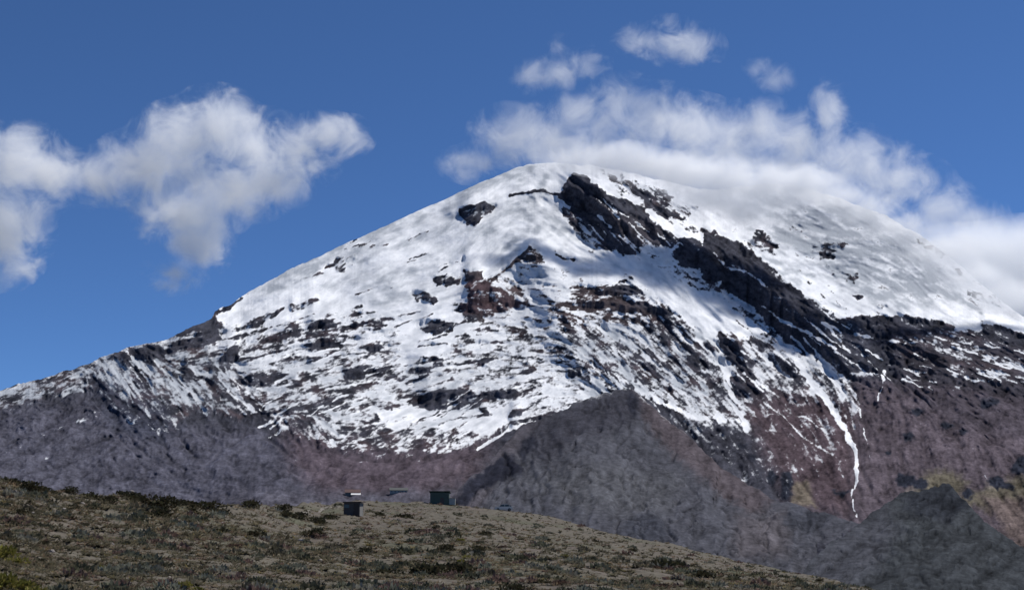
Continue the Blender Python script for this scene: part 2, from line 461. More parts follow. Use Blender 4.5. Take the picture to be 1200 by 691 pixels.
PATCH = [
    (B([(85, 185), (110, 175), (170, 165), (200, 175), (180, 195), (140, 230), (115, 235), (105, 215)]), -1.5, 1.5),
    (B([(400, 100), (430, 82), (470, 95), (520, 140), (600, 170), (640, 190), (660, 225), (700, 255), (735, 275), (700, 297), (655, 290), (625, 268), (618, 318), (570, 318), (505, 285), (462, 248), (436, 212), (414, 178), (385, 150)]), -2.2, 1.5),
    (B([(390, 180), (430, 190), (465, 212), (440, 215), (395, 205)]), -1.5, 1.2),
    (B([(400, 190), (450, 215), (480, 270), (540, 305), (520, 312), (450, 290), (430, 250)]), -0.1, 2),
    (B([(600, 130), (640, 130), (660, 175), (730, 200), (740, 214), (690, 210), (640, 185)]), -1.6, 1.5),
    (B([(735, 265), (780, 262), (795, 300), (790, 360), (740, 355), (715, 325)]), -2.2, 1.2),
    (B([(800, 262), (835, 262), (845, 320), (864, 340), (864, 400), (800, 390), (790, 330)]), -2.0, 1.2),
    (B([(110, 360), (150, 365), (155, 390), (115, 388)]), -1.8, 1.2),
    (B([(440, 454), (520, 447), (620, 452), (640, 460), (740, 492), (640, 485), (560, 480), (520, 472), (470, 484), (440, 470)]), -1.7, 1.0),
    (B([(420, 432), (520, 412), (595, 378), (634, 425), (630, 434), (560, 437), (440, 440)]), -0.1, 1.5),
    (B([(470, 424), (520, 412), (598, 402), (634, 428), (560, 433), (500, 431)]), -1.4, 1.0),
    (H7([(270, 260), (330, 300), (380, 300), (440, 430), (350, 420), (310, 380), (280, 330)]), -1.8, 1.2),
    (H7([(430, 280), (500, 300), (540, 360), (620, 390), (700, 470), (660, 490), (600, 470), (540, 420), (500, 360)]), -1.6, 1.4),
    (H7([(350, 450), (420, 430), (480, 500), (500, 540), (510, 590), (430, 585), (345, 575)]), -1.2, 1.5),
    (H7([(75, 300), (160, 330), (200, 305), (240, 300), (250, 410), (200, 380), (150, 420), (110, 390)]), -1.1, 1.5),
    (H7([(560, 520), (640, 580), (700, 560), (720, 650), (620, 600)]), -1.1, 1.5),
    ([(838, 276), (874, 288), (902, 321), (919, 331), (959, 357), (985, 373), (1020, 371), (1069, 369), (1094, 381), (1077, 390), (1050, 391), (1024, 386), (1010, 390), (1024, 412), (1052, 417),
      (1044, 433), (992, 436), (963, 424), (919, 400), (907, 383), (878, 358), (862, 343), (845, 335), (838, 310)], -2.2, 1.8),
    (C([(540, 410), (640, 420), (640, 470), (560, 475), (500, 440)]), -2.2, 1.5),
    (C([(490, 440), (620, 470), (720, 475), (640, 520), (560, 505), (490, 500)]), -2.0, 2),
    (C([(610, 530), (720, 545), (725, 595), (640, 565)]), -2.0, 2),
    (C([(740, 312), (864, 352), (1000, 420), (1000, 470), (864, 420), (740, 400)]), -1.4, 2),
    (C([(60, 80), (100, 50), (160, 90), (150, 120), (80, 110)]), -0.35, 2.5),
    (C([(180, 30), (250, 42), (220, 52), (185, 45)]), 0.0, 2),
    (C([(240, 85), (350, 85), (310, 135), (260, 122)]), -0.2, 2.5),
    (C([(290, 150), (390, 180), (370, 202), (320, 182)]), -0.6, 2),
    (C([(360, 230), (400, 240), (380, 252)]), -0.5, 1.5),
    (C([(430, 255), (480, 270), (450, 277)]), -0.5, 1.5),
    (C([(555, 75), (640, 115), (630, 127), (570, 92)]), -0.8, 1.2),
    (C([(650, 150), (690, 175), (680, 178)]), -0.9, 1.0),
    (C([(700, 222), (780, 240), (795, 275), (720, 262)]), -0.05, 2.5),
    (Dc([(300, 225), (330, 208), (420, 184), (475, 185), (475, 215), (420, 228), (370, 226)]), -2.1, 1.2),
    (Dc([(480, 195), (530, 160), (585, 150), (590, 135), (625, 130), (638, 165), (590, 190), (540, 190), (500, 210)]), -1.3, 1.4),
    (Dc([(588, 140), (625, 130), (638, 165), (592, 185)]), -2.1, 1.2),
    (Dc([(560, 235), (620, 240), (680, 185), (695, 220), (660, 252), (600, 252)]), -1.9, 1.3),
    (Dc([(540, 220), (560, 250), (545, 310), (505, 315), (530, 270)]), -1.1, 1.6),
    (Dc([(690, 140), (720, 115), (820, 75), (800, 100), (740, 132)]), -0.9, 1.4),
    (Dc([(618, 88), (690, 50), (720, 35), (680, 66), (630, 94)]), -1.6, 1.0),
    (Dc([(420, 265), (455, 290), (440, 302)]), -1.2, 1.5),
    (Dc([(-300, 530), (0, 470), (60, 450), (95, 445), (90, 470), (0, 494), (-300, 560)]), -2.1, 1.2),
    (Dc([(110, 435), (200, 400), (280, 360), (300, 385), (250, 405), (170, 430), (120, 447)]), -1.2, 1.8),
    (Dc([(690, 272), (790, 263), (830, 280), (740, 302), (690, 300)]), -1.0, 1.4),
    (Dc([(560, 345), (620, 320), (690, 290), (700, 300), (640, 335), (590, 352)]), -0.9, 1.4),
    (I([(385, 185), (440, 175), (495, 175), (500, 190), (440, 199)]), -2.2, 1.0),
    (I([(385, 120), (440, 110), (490, 120), (480, 132), (400, 132)]), -1.6, 1.2),
    (I([(330, 150), (380, 138), (370, 157), (290, 172), (265, 177)]), -1.3, 1.2),
    (I([(390, 150), (490, 150), (480, 160), (395, 160)]), -0.8, 1.2),
    (I([(545, 190), (600, 178), (625, 190), (590, 206)]), -1.8, 1.2),
    (I([(525, 115), (560, 112), (555, 128), (530, 128)]), -1.7, 1.0),
    (I([(500, 260), (560, 240), (630, 245), (610, 270), (540, 275), (510, 282)]), -1.9, 1.2),
    (I([(190, 290), (250, 263), (330, 265), (390, 300), (300, 282), (220, 302)]), -1.2, 1.3),
    (I([(180, 340), (240, 335), (290, 345), (230, 352)]), -1.1, 1.1),
    (I([(250, 390), (330, 370), (400, 345), (480, 325), (530, 330), (480, 352), (400, 367), (330, 387)]), -1.2, 1.4),
    (I([(370, 387), (420, 365), (460, 365), (440, 382)]), -1.1, 1.2),
    (I([(345, 70), (425, 45), (430, 52), (390, 75), (350, 90)]), -1.0, 1.2),
    (A([(640, 350), (720, 355), (730, 370), (645, 377)]), -0.25, 2),
    (A([(575, 405), (620, 400), (650, 425), (640, 438), (590, 425)]), -1.1, 1.4),
    (A([(590, 500), (640, 480), (700, 485), (690, 515), (640, 522), (610, 515)]), -1.4, 1.4),
    (A([(725, 335), (775, 340), (775, 365), (730, 365)]), -1.7, 1.2),
    (A([(480, 465), (530, 475), (520, 485), (480, 480)]), -0.6, 1.6),
    (A([(350, 300), (430, 290), (400, 320), (370, 345), (355, 340)]), -0.15, 2.0),
    (H8([(360, 315), (430, 260), (500, 235), (560, 230), (640, 240), (680, 275), (740, 245), (850, 240), (900, 260), (880, 290), (830, 285), (720, 300), (690, 335), (620, 345), (530, 355), (440, 345)]), -1.6, 1.3),
    (H8([(270, 190), (350, 180), (380, 140), (440, 80), (520, 90), (510, 120), (440, 170), (390, 190), (330, 215)]), -1.6, 1.3),
    (H8([(10, 150), (90, 120), (200, 130), (220, 150), (200, 175), (100, 180), (30, 190)]), -1.9, 1.2),
    (H8([(680, 90), (760, 75), (770, 100), (710, 120)]), -1.6, 1.2),
    (H8([(690, 10), (760, 0), (800, 5), (740, 20)]), -1.3, 1.0),
    (H8([(880, 150), (920, 110), (980, 140), (950, 175)]), -1.2, 1.4),
    (H8([(840, 400), (860, 340), (920, 340), (920, 390), (870, 420)]), -1.7, 1.2),
    (H8([(690, 330), (730, 330), (760, 370), (720, 380)]), -1.2, 1.3),
    (H8([(150, 300), (300, 318), (310, 330), (200, 350)]), -0.9, 1.3),
    (H8([(570, 30), (650, 40), (640, 75), (590, 60)]), -1.0, 1.3),
    (H5([(280, 230), (400, 260), (540, 320), (540, 360), (440, 370), (330, 420), (230, 360), (300, 320)]), -1.2, 1.6),
    (H5([(730, 60), (790, 95), (850, 100), (840, 112), (780, 112), (735, 80)]), -1.3, 1.0),
    (H5([(120, 210), (200, 205), (280, 215), (200, 235), (130, 232)]), -1.0, 1.2),
    (H5([(60, 590), (170, 600), (150, 650), (60, 690), (0, 690), (0, 650)]), -1.5, 1.3),
    (H5([(345, 530), (460, 515), (520, 520), (400, 540)]), -0.9, 1.0),
    (H5([(810, 650), (864, 650), (864, 690), (800, 690)]), -1.4, 1.2),
]
LINES = [
    (B([(240, 145), (330, 130), (400, 150), (430, 150)]), 2.6, -1.7),
    (B([(300, 295), (255, 335), (195, 388)]), 2.6, -1.5),
    (H6([(175, 160), (195, 240), (290, 340), (360, 400), (420, 430)]), 2.6, -1.5),
    (H6([(190, 240), (300, 350), (330, 420), (430, 510)]), 2.4, -0.8),
    (H6([(420, 310), (470, 350), (600, 440), (720, 510), (864, 600)]), 1.8, -1.0),
    (H6([(600, 340), (680, 420), (740, 470)]), 1.7, -1.0),
    (H6([(200, 190), (330, 270), (420, 340)]), 1.4, -0.7),
    (H6([(380, 180), (440, 240), (560, 350)]), 1.4, -0.5),
    (I([(380, 240), (440, 225), (490, 190), (520, 130)]), 2.2, -0.8),
    (I([(320, 410), (380, 400), (430, 390)]), 2.0, -0.8),
    (H7([(740, 170), (600, 60), (540, 0)]), 0.1, -2),
    (B([(610, 130), (560, 160)]), 0.1, -2),
    # snow on top of the rock
    (HH([(150, 165), (190, 200), (250, 235), (300, 240)]), 5.0, 1.6),
    (HH([(0, 180), (40, 215)]), 2.2, 1.0),
    (HH([(340, 290), (370, 330), (430, 340), (490, 385)]), 2.6, 0.6),
    (C([(160, 310), (230, 340), (320, 390)]), 3.0, 1.1),
    (C([(280, 315), (335, 342)]), 2.2, 0.7),
    (C([(410, 395), (455, 420)]), 2.4, 1.3),
    (C([(380, 350), (450, 362), (520, 372)]), 3.5, 0.3),
    (H7([(265, 360), (300, 420), (320, 540), (385, 690), (410, 740)]), 6.0, 1.6),
    (H7([(690, 450), (760, 540), (830, 620), (864, 660)]), 4.6, 1.6),
    (G([(200, 20), (215, 45), (280, 130), (330, 200), (372, 280)]), 5.2, 1.7),
    (G([(372, 280), (379, 330), (378, 375)]), 3.6, 1.5),
    (G([(378, 375), (364, 400), (367, 440), (378, 475)]), 2.2, 0.5),
    (G([(270, 30), (340, 80), (385, 150)]), 3.0, 1.0),
    (G([(385, 150), (405, 250), (415, 310)]), 1.6, 0.2),
    (G([(456, 55), (456, 85)]), 4.4, 1.7),
    (G([(456, 85), (440, 140)]), 1.8, -0.1),
    (G([(350, 66), (480, 64)]), 1.4, 0.3),
    (G([(110, 150), (160, 180), (230, 250), (310, 300)]), 1.6, 0.1),
    (G([(120, 180), (230, 190), (300, 240)]), 1.4, 0.0),
    ([(768, 466), (810, 488), (850, 492)], 5.0, 1.4),
    ([(700, 470), (640, 490), (598, 500), (560, 522)], 2.4, 1.0),
    (B([(640, 605 - 415), (690, 225), (730, 262)]), 3.6, 1.5),
]
def blob(u0, v0, s, x, y, rx, ry, v):
    a = np.linspace(0, 2 * np.pi, 9)[:-1]
    return ([(u0 + (x + rx * math.cos(t)) / s, v0 + (y + ry * math.sin(t)) / s) for t in a], v, 1.0)
for x, y, rx, ry in [(455, 320, 24, 16), (437, 435, 22, 14), (495, 467, 9, 18), (540, 490, 9, 15), (515, 540, 12, 55), (715, 540, 13, 18), (215, 465, 20, 22), (550, 190, 12, 14),
                     (690, 300, 28, 22), (620, 225, 10, 26), (480, 430, 9, 9), (820, 405, 30, 20), (800, 340, 30, 22), (300, 490, 10, 14), (270, 540, 14, 8), (140, 330, 12, 8)]:
    PATCH.append(blob(620, 330, 4.32, x, y, rx, ry, -1.6))
for x, y, rx, ry in [(470, 167, 12, 10), (25, 540, 14, 18)]:
    PATCH.append(blob(850, 410, 2.46, x, y, rx, ry, -1.8))

rl = np.random.RandomState(11)


def fan(n, box, ang, length, width, val):
    """n thin streaks scattered in a pixel box, all close to one direction"""
    for _ in range(n):
        u0, v0 = rl.uniform(box[0], box[2]), rl.uniform(box[1], box[3])
        a = math.radians(ang + rl.uniform(-7, 7)); b = rl.uniform(-0.12, 0.12); ln = rl.uniform(*length)
        pts = [(u0 + ln * t * math.cos(a + b * t), v0 + ln * t * math.sin(a + b * t)) for t in (0, .25, .5, .75, 1)]
        LINES.append((pts, rl.uniform(*width), rl.uniform(*val)))


fan(46, (645, 372, 800, 425), 41, (35, 110), (1.1, 2.0), (-0.9, -0.1))
fan(26, (780, 380, 900, 470), 47, (25, 80), (1.2, 2.2), (-0.9, -0.2))
fan(9, (800, 385, 960, 450), 47, (25, 70), (1.2, 2.4), (0.4, 1.1))
fan(60, (270, 375, 560, 500), -14, (14, 55), (1.1, 2.4), (-1.0, -0.2))
fan(34, (280, 390, 600, 500), -14, (16, 60), (1.2, 2.6), (0.6, 1.2))
fan(26, (540, 385, 690, 455), 2, (10, 40), (1.0, 1.8), (-0.9, -0.2))
fan(36, (110, 415, 270, 455), 50, (25, 70), (1.3, 3.0), (-1.0, -0.4))
fan(16, (110, 410, 270, 450), 50, (20, 60), (1.3, 2.6), (0.3, 0.8))
fan(30, (300, 470, 560, 520), -30, (10, 35), (1.0, 1.8), (0.1, 0.8))
fan(16, (690, 225, 790, 280), 42, (12, 40), (1.0, 1.8), (0.2, 0.9))
fan(22, (850, 300, 1010, 420), 38, (15, 50), (1.0, 2.0), (0.1, 0.9))
fan(18, (330, 275, 520, 350), -22, (8, 32), (1.0, 2.2), (-0.5, 0.3))
fan(34, (555, 325, 690, 374), -3, (8, 40), (0.9, 1.7), (-0.8, 0.2))
fan(30, (1040, 385, 1210, 450), 18, (12, 45), (1.0, 1.9), (-0.2, 0.5))
paint(snow, wx, wy, ZONES, warp)
zone_only = snow.copy()
paint(snow, wx, wy, [(q, max(-1.65, v * 0.92 + 0.05), f * 1.4) for q, v, f in PATCH], warp)
stroke(snow, U + 0.6 * (wx - U), V + 0.6 * (wy - V), LINES, warp)
rockness = np.clip(-snow - 0.45, 0, 0.9) / 0.9
in_snowland = sstep(-1.8, -0.4, zone_only)              # parts of the face that carry snow at all

# how strongly noise breaks the cover up: clean on the ice fields, ragged on the mixed ground
rag = 1.0 - 0.45 * sstep(0.7, 1.5, snow)
sval = snow + rag * (0.36 * No + 0.22 * No2 + 0.34 * Nb + 0.26 * Nf + 0.30 * Nm)
soft = np.full(U.shape, 0.5)
paint(soft, wx, wy, [([(-200, 540), (-200, 450), (100, 410), (200, 392), (262, 410), (290, 440), (290, 500), (200, 510), (100, 480), (0, 490)], 0.75, 12),
                     ([(850, 200), (950, 190), (1080, 250), (1200, 350), (1200, 392), (1050, 375), (950, 340), (870, 270)], 0.45, 10),
                     ([(860, 400), (1010, 430), (1000, 560), (880, 520)], 0.8, 10),
                     ([(270, 400), (420, 390), (560, 400), (660, 390), (735, 455), (600, 500), (470, 520), (330, 510), (280, 460)], 0.72, 12),
                     ([(640, 385), (780, 375), (880, 420), (900, 490), (820, 492), (740, 455)], 0.75, 10),
                     ([(760, 475), (880, 490), (945, 540), (930, 585), (830, 530)], 0.9, 10)], warp)

def blur0(a, k):
    for _ in range(k):
        for ax in (0, 1):
            p = np.pad(a, [(1, 1) if i == ax else (0, 0) for i in range(2)], mode='edge')
            a = 0.25 * np.take(p, range(0, a.shape[ax]), ax) + 0.5 * a + 0.25 * np.take(p, range(2, a.shape[ax] + 2), ax)
    return a


mid0 = fbm(U / 42.0, V / 26.0, 4, 0.55, 3)
# wind-packed ice and ash-dusted snow; shade painted in on the left flank
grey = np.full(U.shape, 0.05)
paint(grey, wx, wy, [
    ([(330, 318), (400, 275), (500, 225), (620, 185), (640, 196), (600, 215), (560, 230), (530, 243), (470, 275), (420, 300), (350, 330), (300, 350)], 0.5, 5),  # shaded slope under the left skyline, its shade painted as grey
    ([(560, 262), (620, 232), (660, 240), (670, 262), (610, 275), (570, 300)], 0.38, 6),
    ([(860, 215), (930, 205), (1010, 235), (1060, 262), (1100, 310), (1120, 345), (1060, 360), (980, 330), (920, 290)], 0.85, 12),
    ([(-200, 530), (-200, 470), (20, 455), (120, 420), (230, 395), (280, 440), (270, 490), (190, 490), (100, 470), (0, 490)], 0.7, 10),  # west shoulder: thin snow with cloud shade painted into its grey
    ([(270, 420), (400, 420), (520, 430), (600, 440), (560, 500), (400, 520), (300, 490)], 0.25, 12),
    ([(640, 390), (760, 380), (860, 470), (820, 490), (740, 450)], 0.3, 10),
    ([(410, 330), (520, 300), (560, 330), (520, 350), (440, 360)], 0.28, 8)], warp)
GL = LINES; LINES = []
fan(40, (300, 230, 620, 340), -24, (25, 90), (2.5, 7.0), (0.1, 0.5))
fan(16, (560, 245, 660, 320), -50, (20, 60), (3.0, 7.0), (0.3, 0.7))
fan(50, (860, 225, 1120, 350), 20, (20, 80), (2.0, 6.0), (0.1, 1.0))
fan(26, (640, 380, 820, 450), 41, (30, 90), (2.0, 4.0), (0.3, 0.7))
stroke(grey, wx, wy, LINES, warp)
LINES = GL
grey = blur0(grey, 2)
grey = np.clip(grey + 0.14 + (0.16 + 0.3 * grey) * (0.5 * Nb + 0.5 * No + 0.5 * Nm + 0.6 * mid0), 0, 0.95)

# ---- relief
def blur(a, k, axis):
    """repeated small box blur, k passes"""
    for _ in range(k):
        p = np.pad(a, [(1, 1) if i == axis else (0, 0) for i in range(2)], mode='edge')
        a = 0.25 * np.take(p, range(0, a.shape[axis]), axis) + 0.5 * a + 0.25 * np.take(p, range(2, a.shape[axis] + 2), axis)
    return a


dDrow = blur(np.diff(D0, axis=0, prepend=D0[:1]), 2, 0)
steep = np.clip(rockness * 1.3, 0, 1) * in_snowland * (0.8 + 0.35 * np.clip(No, -1, 1))
steep = blur(blur(np.clip(steep, 0, 1), 6, 1), 1, 0)
Rc = np.zeros(U.shape)
acc = np.zeros(U.shape[1])
for j in range(1, NR):
    acc = acc * np.exp(-np.abs(V[j] - V[j - 1]) / 18.0 * (1 - np.clip(steep[j] * 1.3, 0, 1))) + steep[j] * np.clip(dDrow[j], 0, 30) * 1.05 * (1 - acc / 300.0)
    if j % 2 == 0:                                       # ledges taper out sideways
        acc[1:-1] = 0.2 * acc[:-2] + 0.6 * acc[1:-1] + 0.2 * acc[2:]
    Rc[j] = acc
Rc = blur(Rc, 8, 1)
sizeD = D0 / 5000.0
edge = sstep(0.0, 14.0, V - sk[None])                   # keeps the skyline where it is
ridged = 0.8 - np.abs(Nb)
bare = 1 - in_snowland
rough = 0.16 + 0.84 * sstep(0.8, -0.3, snow)            # ice smooth, rock rough
mid = fbm(U / 52.0, V / 32.0, 2, 0.45, 3)
rocky = sstep(0.35, -0.35, sval)                        # bare rock stands a little proud of the snow round it
relief = (24 * ridged * (0.12 + 0.88 * rough) * (1 - 0.5 * bare) + 9 * rough * (0.8 - np.abs(No)) + 2.4 * rough * Nf + 2.0 * rough * No2 + 26 * mid + 7 * rocky * in_snowland) * sizeD
relief += bare * (16 * (0.8 - np.abs(Nm)) + 4 * Nf) * sizeD * 0.8
relief += 45 * fbm(U / 120.0, V / 120.0, 3, 0.5, 5) * sizeD
# ribs: the central arete and the spine of the dark cliffs
for pts, wdt, hgt in [([(625, 288), (610, 310), (560, 345)], 14, 60), ([(625, 288), (650, 340), (662, 400), (735, 457), (770, 500)], 24, 120), ([(690, 215), (740, 290), (800, 300)], 18, 50),
                      ([(790, 290), (880, 330), (960, 400), (1010, 440)], 24, 80), ([(250, 370), (200, 400), (130, 425), (170, 500)], 18, 50), ([(560, 345), (545, 385), (500, 440)], 20, 50),
                      ([(530, 246), (570, 236), (620, 224), (670, 226)], 9, 28)]:
    relief += hgt * np.exp(-(line_d(U, V, pts) / wdt) ** 2)
# lava crags standing out of the lower scree
CRAGS = [(1062, 561, 13, 9), (1078, 565, 10, 7), (1134, 577, 7, 6), (1168, 563, 10, 8), (1180, 567, 9, 5), (1198, 545, 14, 11), (1215, 552, 18, 12), (922, 565, 8, 18), (905, 558, 6, 8),
         (1065, 510, 6, 5), (1110, 495, 8, 4), (1160, 470, 12, 5), (1075, 480, 8, 5), (985, 575, 10, 3), (1130, 505, 5, 3), (1040, 530, 4, 3), (870, 520, 5, 4), (845, 505, 4, 5), (880, 535, 6, 4)]
for cu, cv, rx, ry in CRAGS:
    g_ = np.exp(-(((wx - cu) / rx) ** 2 + ((wy - cv) / ry) ** 2))
    relief += (20 + 9 * Nf + 7 * Nm) * g_ * sizeD
# the east glacier ends in a long wall that looks back towards the west
WALL = [(640, 185), (672, 205), (711, 222), (745, 240), (775, 262), (800, 268), (850, 284), (902, 318), (951, 354), (985, 372), (1040, 374), (1090, 384), (1200, 420)]
sgn = np.where(wy < np.interp(wx, *zip(*WALL)), 1.0, -1.0) * line_d(wx, wy, WALL)
wall = np.where(sgn > 0, np.exp(-np.clip(sgn, 0, None) / 130.0), sstep(-48, 0, sgn) ** 0.8)
relief += 125 * wall * sstep(635, 700, U) * sstep(1110, 1030, U)
Dm = D0 - Rc * (1 - 0.45 * np.exp(-(sgn / 60.0) ** 2)) - relief * (0.25 + 0.75 * edge)
# no overhangs: going up the face never comes back towards the viewer
ramp = 0.8 * np.abs(V - VB)
Dm = np.maximum.accumulate(Dm - ramp, axis=0) + ramp
Dm = blur(blur(Dm, 1, 0), 1, 1)
# snow does not stay on the steepest pitches and gathers on the benches
slope = np.gradient(Dm, axis=0) / np.maximum(np.abs(np.gradient(V, axis=0)), 1e-3) / (D0 / F)   # run per rise
slope = blur(slope, 1, 1)
sval = sval + np.clip((slope - 1.4) * 0.28, -0.30, 0.15) * sstep(-1.2, -0.2, zone_only) * sstep(0.6, 0.1, zone_only)

# ---- rock colours
tint = np.empty(U.shape + (3,)); tint[:] = (0.058, 0.056, 0.066)
paint(tint, wx, wy, [
    ([(-200, 495), (0, 480), (120, 465), (200, 500), (300, 500), (380, 530), (380, 640), (-200, 640)], (0.088, 0.083, 0.100), 14),
    ([(90, 430), (150, 430), (215, 500), (190, 520), (130, 500)], (0.060, 0.060, 0.076), 10),
    ([(330, 500), (420, 525), (520, 520), (580, 505), (560, 560), (480, 585), (380, 585), (340, 545)], (0.096, 0.074, 0.083), 18),
    ([(250, 575), (600, 575), (600, 620), (250, 620)], (0.098, 0.090, 0.104), 10),
    ([(870, 470), (960, 460), (1010, 480), (1020, 560), (1000, 610), (930, 590), (900, 540)], (0.098, 0.070, 0.075), 18),
    ([(1000, 445), (1060, 450), (1100, 470), (1250, 480), (1250, 660), (1000, 620)], (0.112, 0.088, 0.096), 14),
    ([(1050, 440), (1200, 450), (1250, 520), (1120, 500)], (0.086, 0.070, 0.078), 12),
    ([(1040, 385), (1200, 405), (1250, 470), (1060, 440)], (0.068, 0.060, 0.068), 8),
    ([(780, 335), (830, 350), (880, 390), (870, 405), (820, 375)], (0.125, 0.095, 0.092), 5),
    ([(540, 322), (622, 284), (700, 330), (775, 372), (690, 384), (560, 378)], (0.092, 0.072, 0.072), 8),
    ([(690, 240), (760, 258), (795, 285), (740, 290)], (0.066, 0.058, 0.064), 8),
    (B([(120, 385), (180, 390), (250, 440), (300, 475), (200, 480), (100, 490)]), (0.095, 0.064, 0.066), 5),
    ([(1085, 553), (1110, 548), (1135, 562), (1125, 578), (1150, 570), (1190, 556), (1230, 560), (1230, 600), (1160, 595), (1110, 585), (1060, 580)], (0.140, 0.118, 0.084), 8),
    ([(1150, 580), (1230, 580), (1230, 650), (1190, 640)], (0.150, 0.112, 0.098), 8),
    ([(930, 562), (945, 560), (955, 592), (925, 592)], (0.15, 0.120, 0.090), 5)], warp)
for cu, cv, rx, ry in CRAGS:
    paint(tint, wx, wy, [([(cu + rx * math.cos(t), cv + ry * math.sin(t)) for t in np.linspace(0, 6.283, 9)[:-1]], (0.030, 0.032, 0.042), 2)], warp)
# broad mottling of the scree itself, and warm weathered rock next to snow
tint *= np.clip(1 + (0.13 - 0.06 * bare) * Nb + 0.13 * Nm + 0.12 * Nf + (0.10 - 0.07 * bare) * No2 + 0.20 * fbm(U / 40, V / 26, 4, 0.6, 1), 0.4, 1.8)[..., None]
warm = np.clip(fbm(U / 30, V / 18, 3, 0.6, 4) + 0.1, 0, 1) * in_snowland * sstep(1.0, 0.3, rockness)
tint += warm[..., None] * np.array([0.045, 0.024, 0.020])
tint = np.clip(tint * np.array([0.84, 0.89, 0.96]), 0.012, 0.5)
BACK = [(40, -14), (120, -60), (260, -160), (500, -340), (900, -640), (1400, -1000), (2400, -1600), (3000, -2300)]
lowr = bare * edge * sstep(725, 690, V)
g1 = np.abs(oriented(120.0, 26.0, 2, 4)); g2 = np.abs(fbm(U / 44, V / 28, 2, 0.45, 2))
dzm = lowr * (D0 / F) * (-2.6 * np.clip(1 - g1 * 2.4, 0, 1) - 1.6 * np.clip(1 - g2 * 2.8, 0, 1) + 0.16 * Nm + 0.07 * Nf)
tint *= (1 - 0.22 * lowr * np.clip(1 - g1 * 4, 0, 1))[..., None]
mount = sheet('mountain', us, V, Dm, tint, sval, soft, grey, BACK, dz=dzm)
tag(mount, 'high volcano with snow and ice on dark rock and bare purple-grey lower slopes', 'mountain', kind='structure')


def on_layer(us_, V_, D_, u, v):
    i = int(np.argmin(np.abs(us_ - u)))
    p = P(u, v, float(np.interp(-v, -V_[:, i], D_[:, i])))
    p[2] += float(np.interp(-v, -V_[:, i], dzm[:, i]))
    return p


# ------------------------------------------------------------------ grey spur before the face, dark hill before that
def small_sheet(name, skyline, u0, u1, nc, nr, vb, ctrl, colours, base, seed, amp, back, streak_ang, label, snow_top=0.0):
    u_ = np.linspace(u0, u1, nc)
    s_ = np.interp(u_, *zip(*skyline)) + fbm(u_ / 22.0, u_ * 0 + seed, 5, 0.62, seed) * 4.0
    t_ = np.linspace(0, 1, nr)[:, None]
    V_ = vb + (s_[None] - vb) * t_
    U_ = np.broadcast_to(u_[None], V_.shape).copy()
    D_ = tps(ctrl, U_, V_)
    w_ = fbm(U_ / 9.0, V_ / 9.0, 3, 0.6, 2)
    x_ = U_ + 3 * fbm(U_ / 14, V_ / 11, 4, 0.6, 3); y_ = V_ + 2.5 * fbm(U_ / 14 + 9, V_ / 11, 4, 0.6, 4)
    a = math.radians(streak_ang)
    p = U_ * math.cos(a) + V_ * math.sin(a); q = -U_ * math.sin(a) + V_ * math.cos(a)
    n1 = fbm(p / 60.0 + 0.8 * fbm(U_ / 50, V_ / 50, 2, 0.5, 4), q / 14.0 + 0.8 * fbm(U_ / 40, V_ / 40, 2, 0.5, 2), 4, 0.6, seed); n2 = fbm(U_ / 30, V_ / 16, 5, 0.65, seed + 1); n3 = fbm(U_ / 5, V_ / 3.5, 3, 0.7, seed + 2); n4 = fbm(U_ / 46 + 0.5 * n2, V_ / 40, 3, 0.55, seed + 4)
    px = D_ / F
    n5 = fbm(U_ / 30, V_ / 18, 2, 0.45, seed + 1)
    g1 = np.abs(fbm(p / 110.0 + 0.5 * n5, q / 30.0 + 0.5 * n4, 2, 0.45, seed + 5))      # gullies running down the slope
    dz_ = px * amp * (-3.4 * np.clip(1 - g1 * 2.6, 0, 1) + 3.4 * n4 + 1.5 * n5 + 0.22 * n2 + 0.10 * n3) * sstep(0, 16, V_ - s_[None])
    tn = np.empty(U_.shape + (3,)); tn[:] = base
    paint(tn, x_, y_, colours, w_)
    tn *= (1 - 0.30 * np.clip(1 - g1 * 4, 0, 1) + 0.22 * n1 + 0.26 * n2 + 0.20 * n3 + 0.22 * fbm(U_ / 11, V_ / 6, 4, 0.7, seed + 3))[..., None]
    z = np.zeros(U_.shape)
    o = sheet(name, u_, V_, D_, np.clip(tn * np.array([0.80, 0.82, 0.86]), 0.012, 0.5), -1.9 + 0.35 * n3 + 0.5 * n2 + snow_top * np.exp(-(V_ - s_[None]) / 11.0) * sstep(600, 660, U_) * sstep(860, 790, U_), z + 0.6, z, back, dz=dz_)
    tag(o, label, 'hillside', kind='structure')
    return o, (u_, V_, D_)


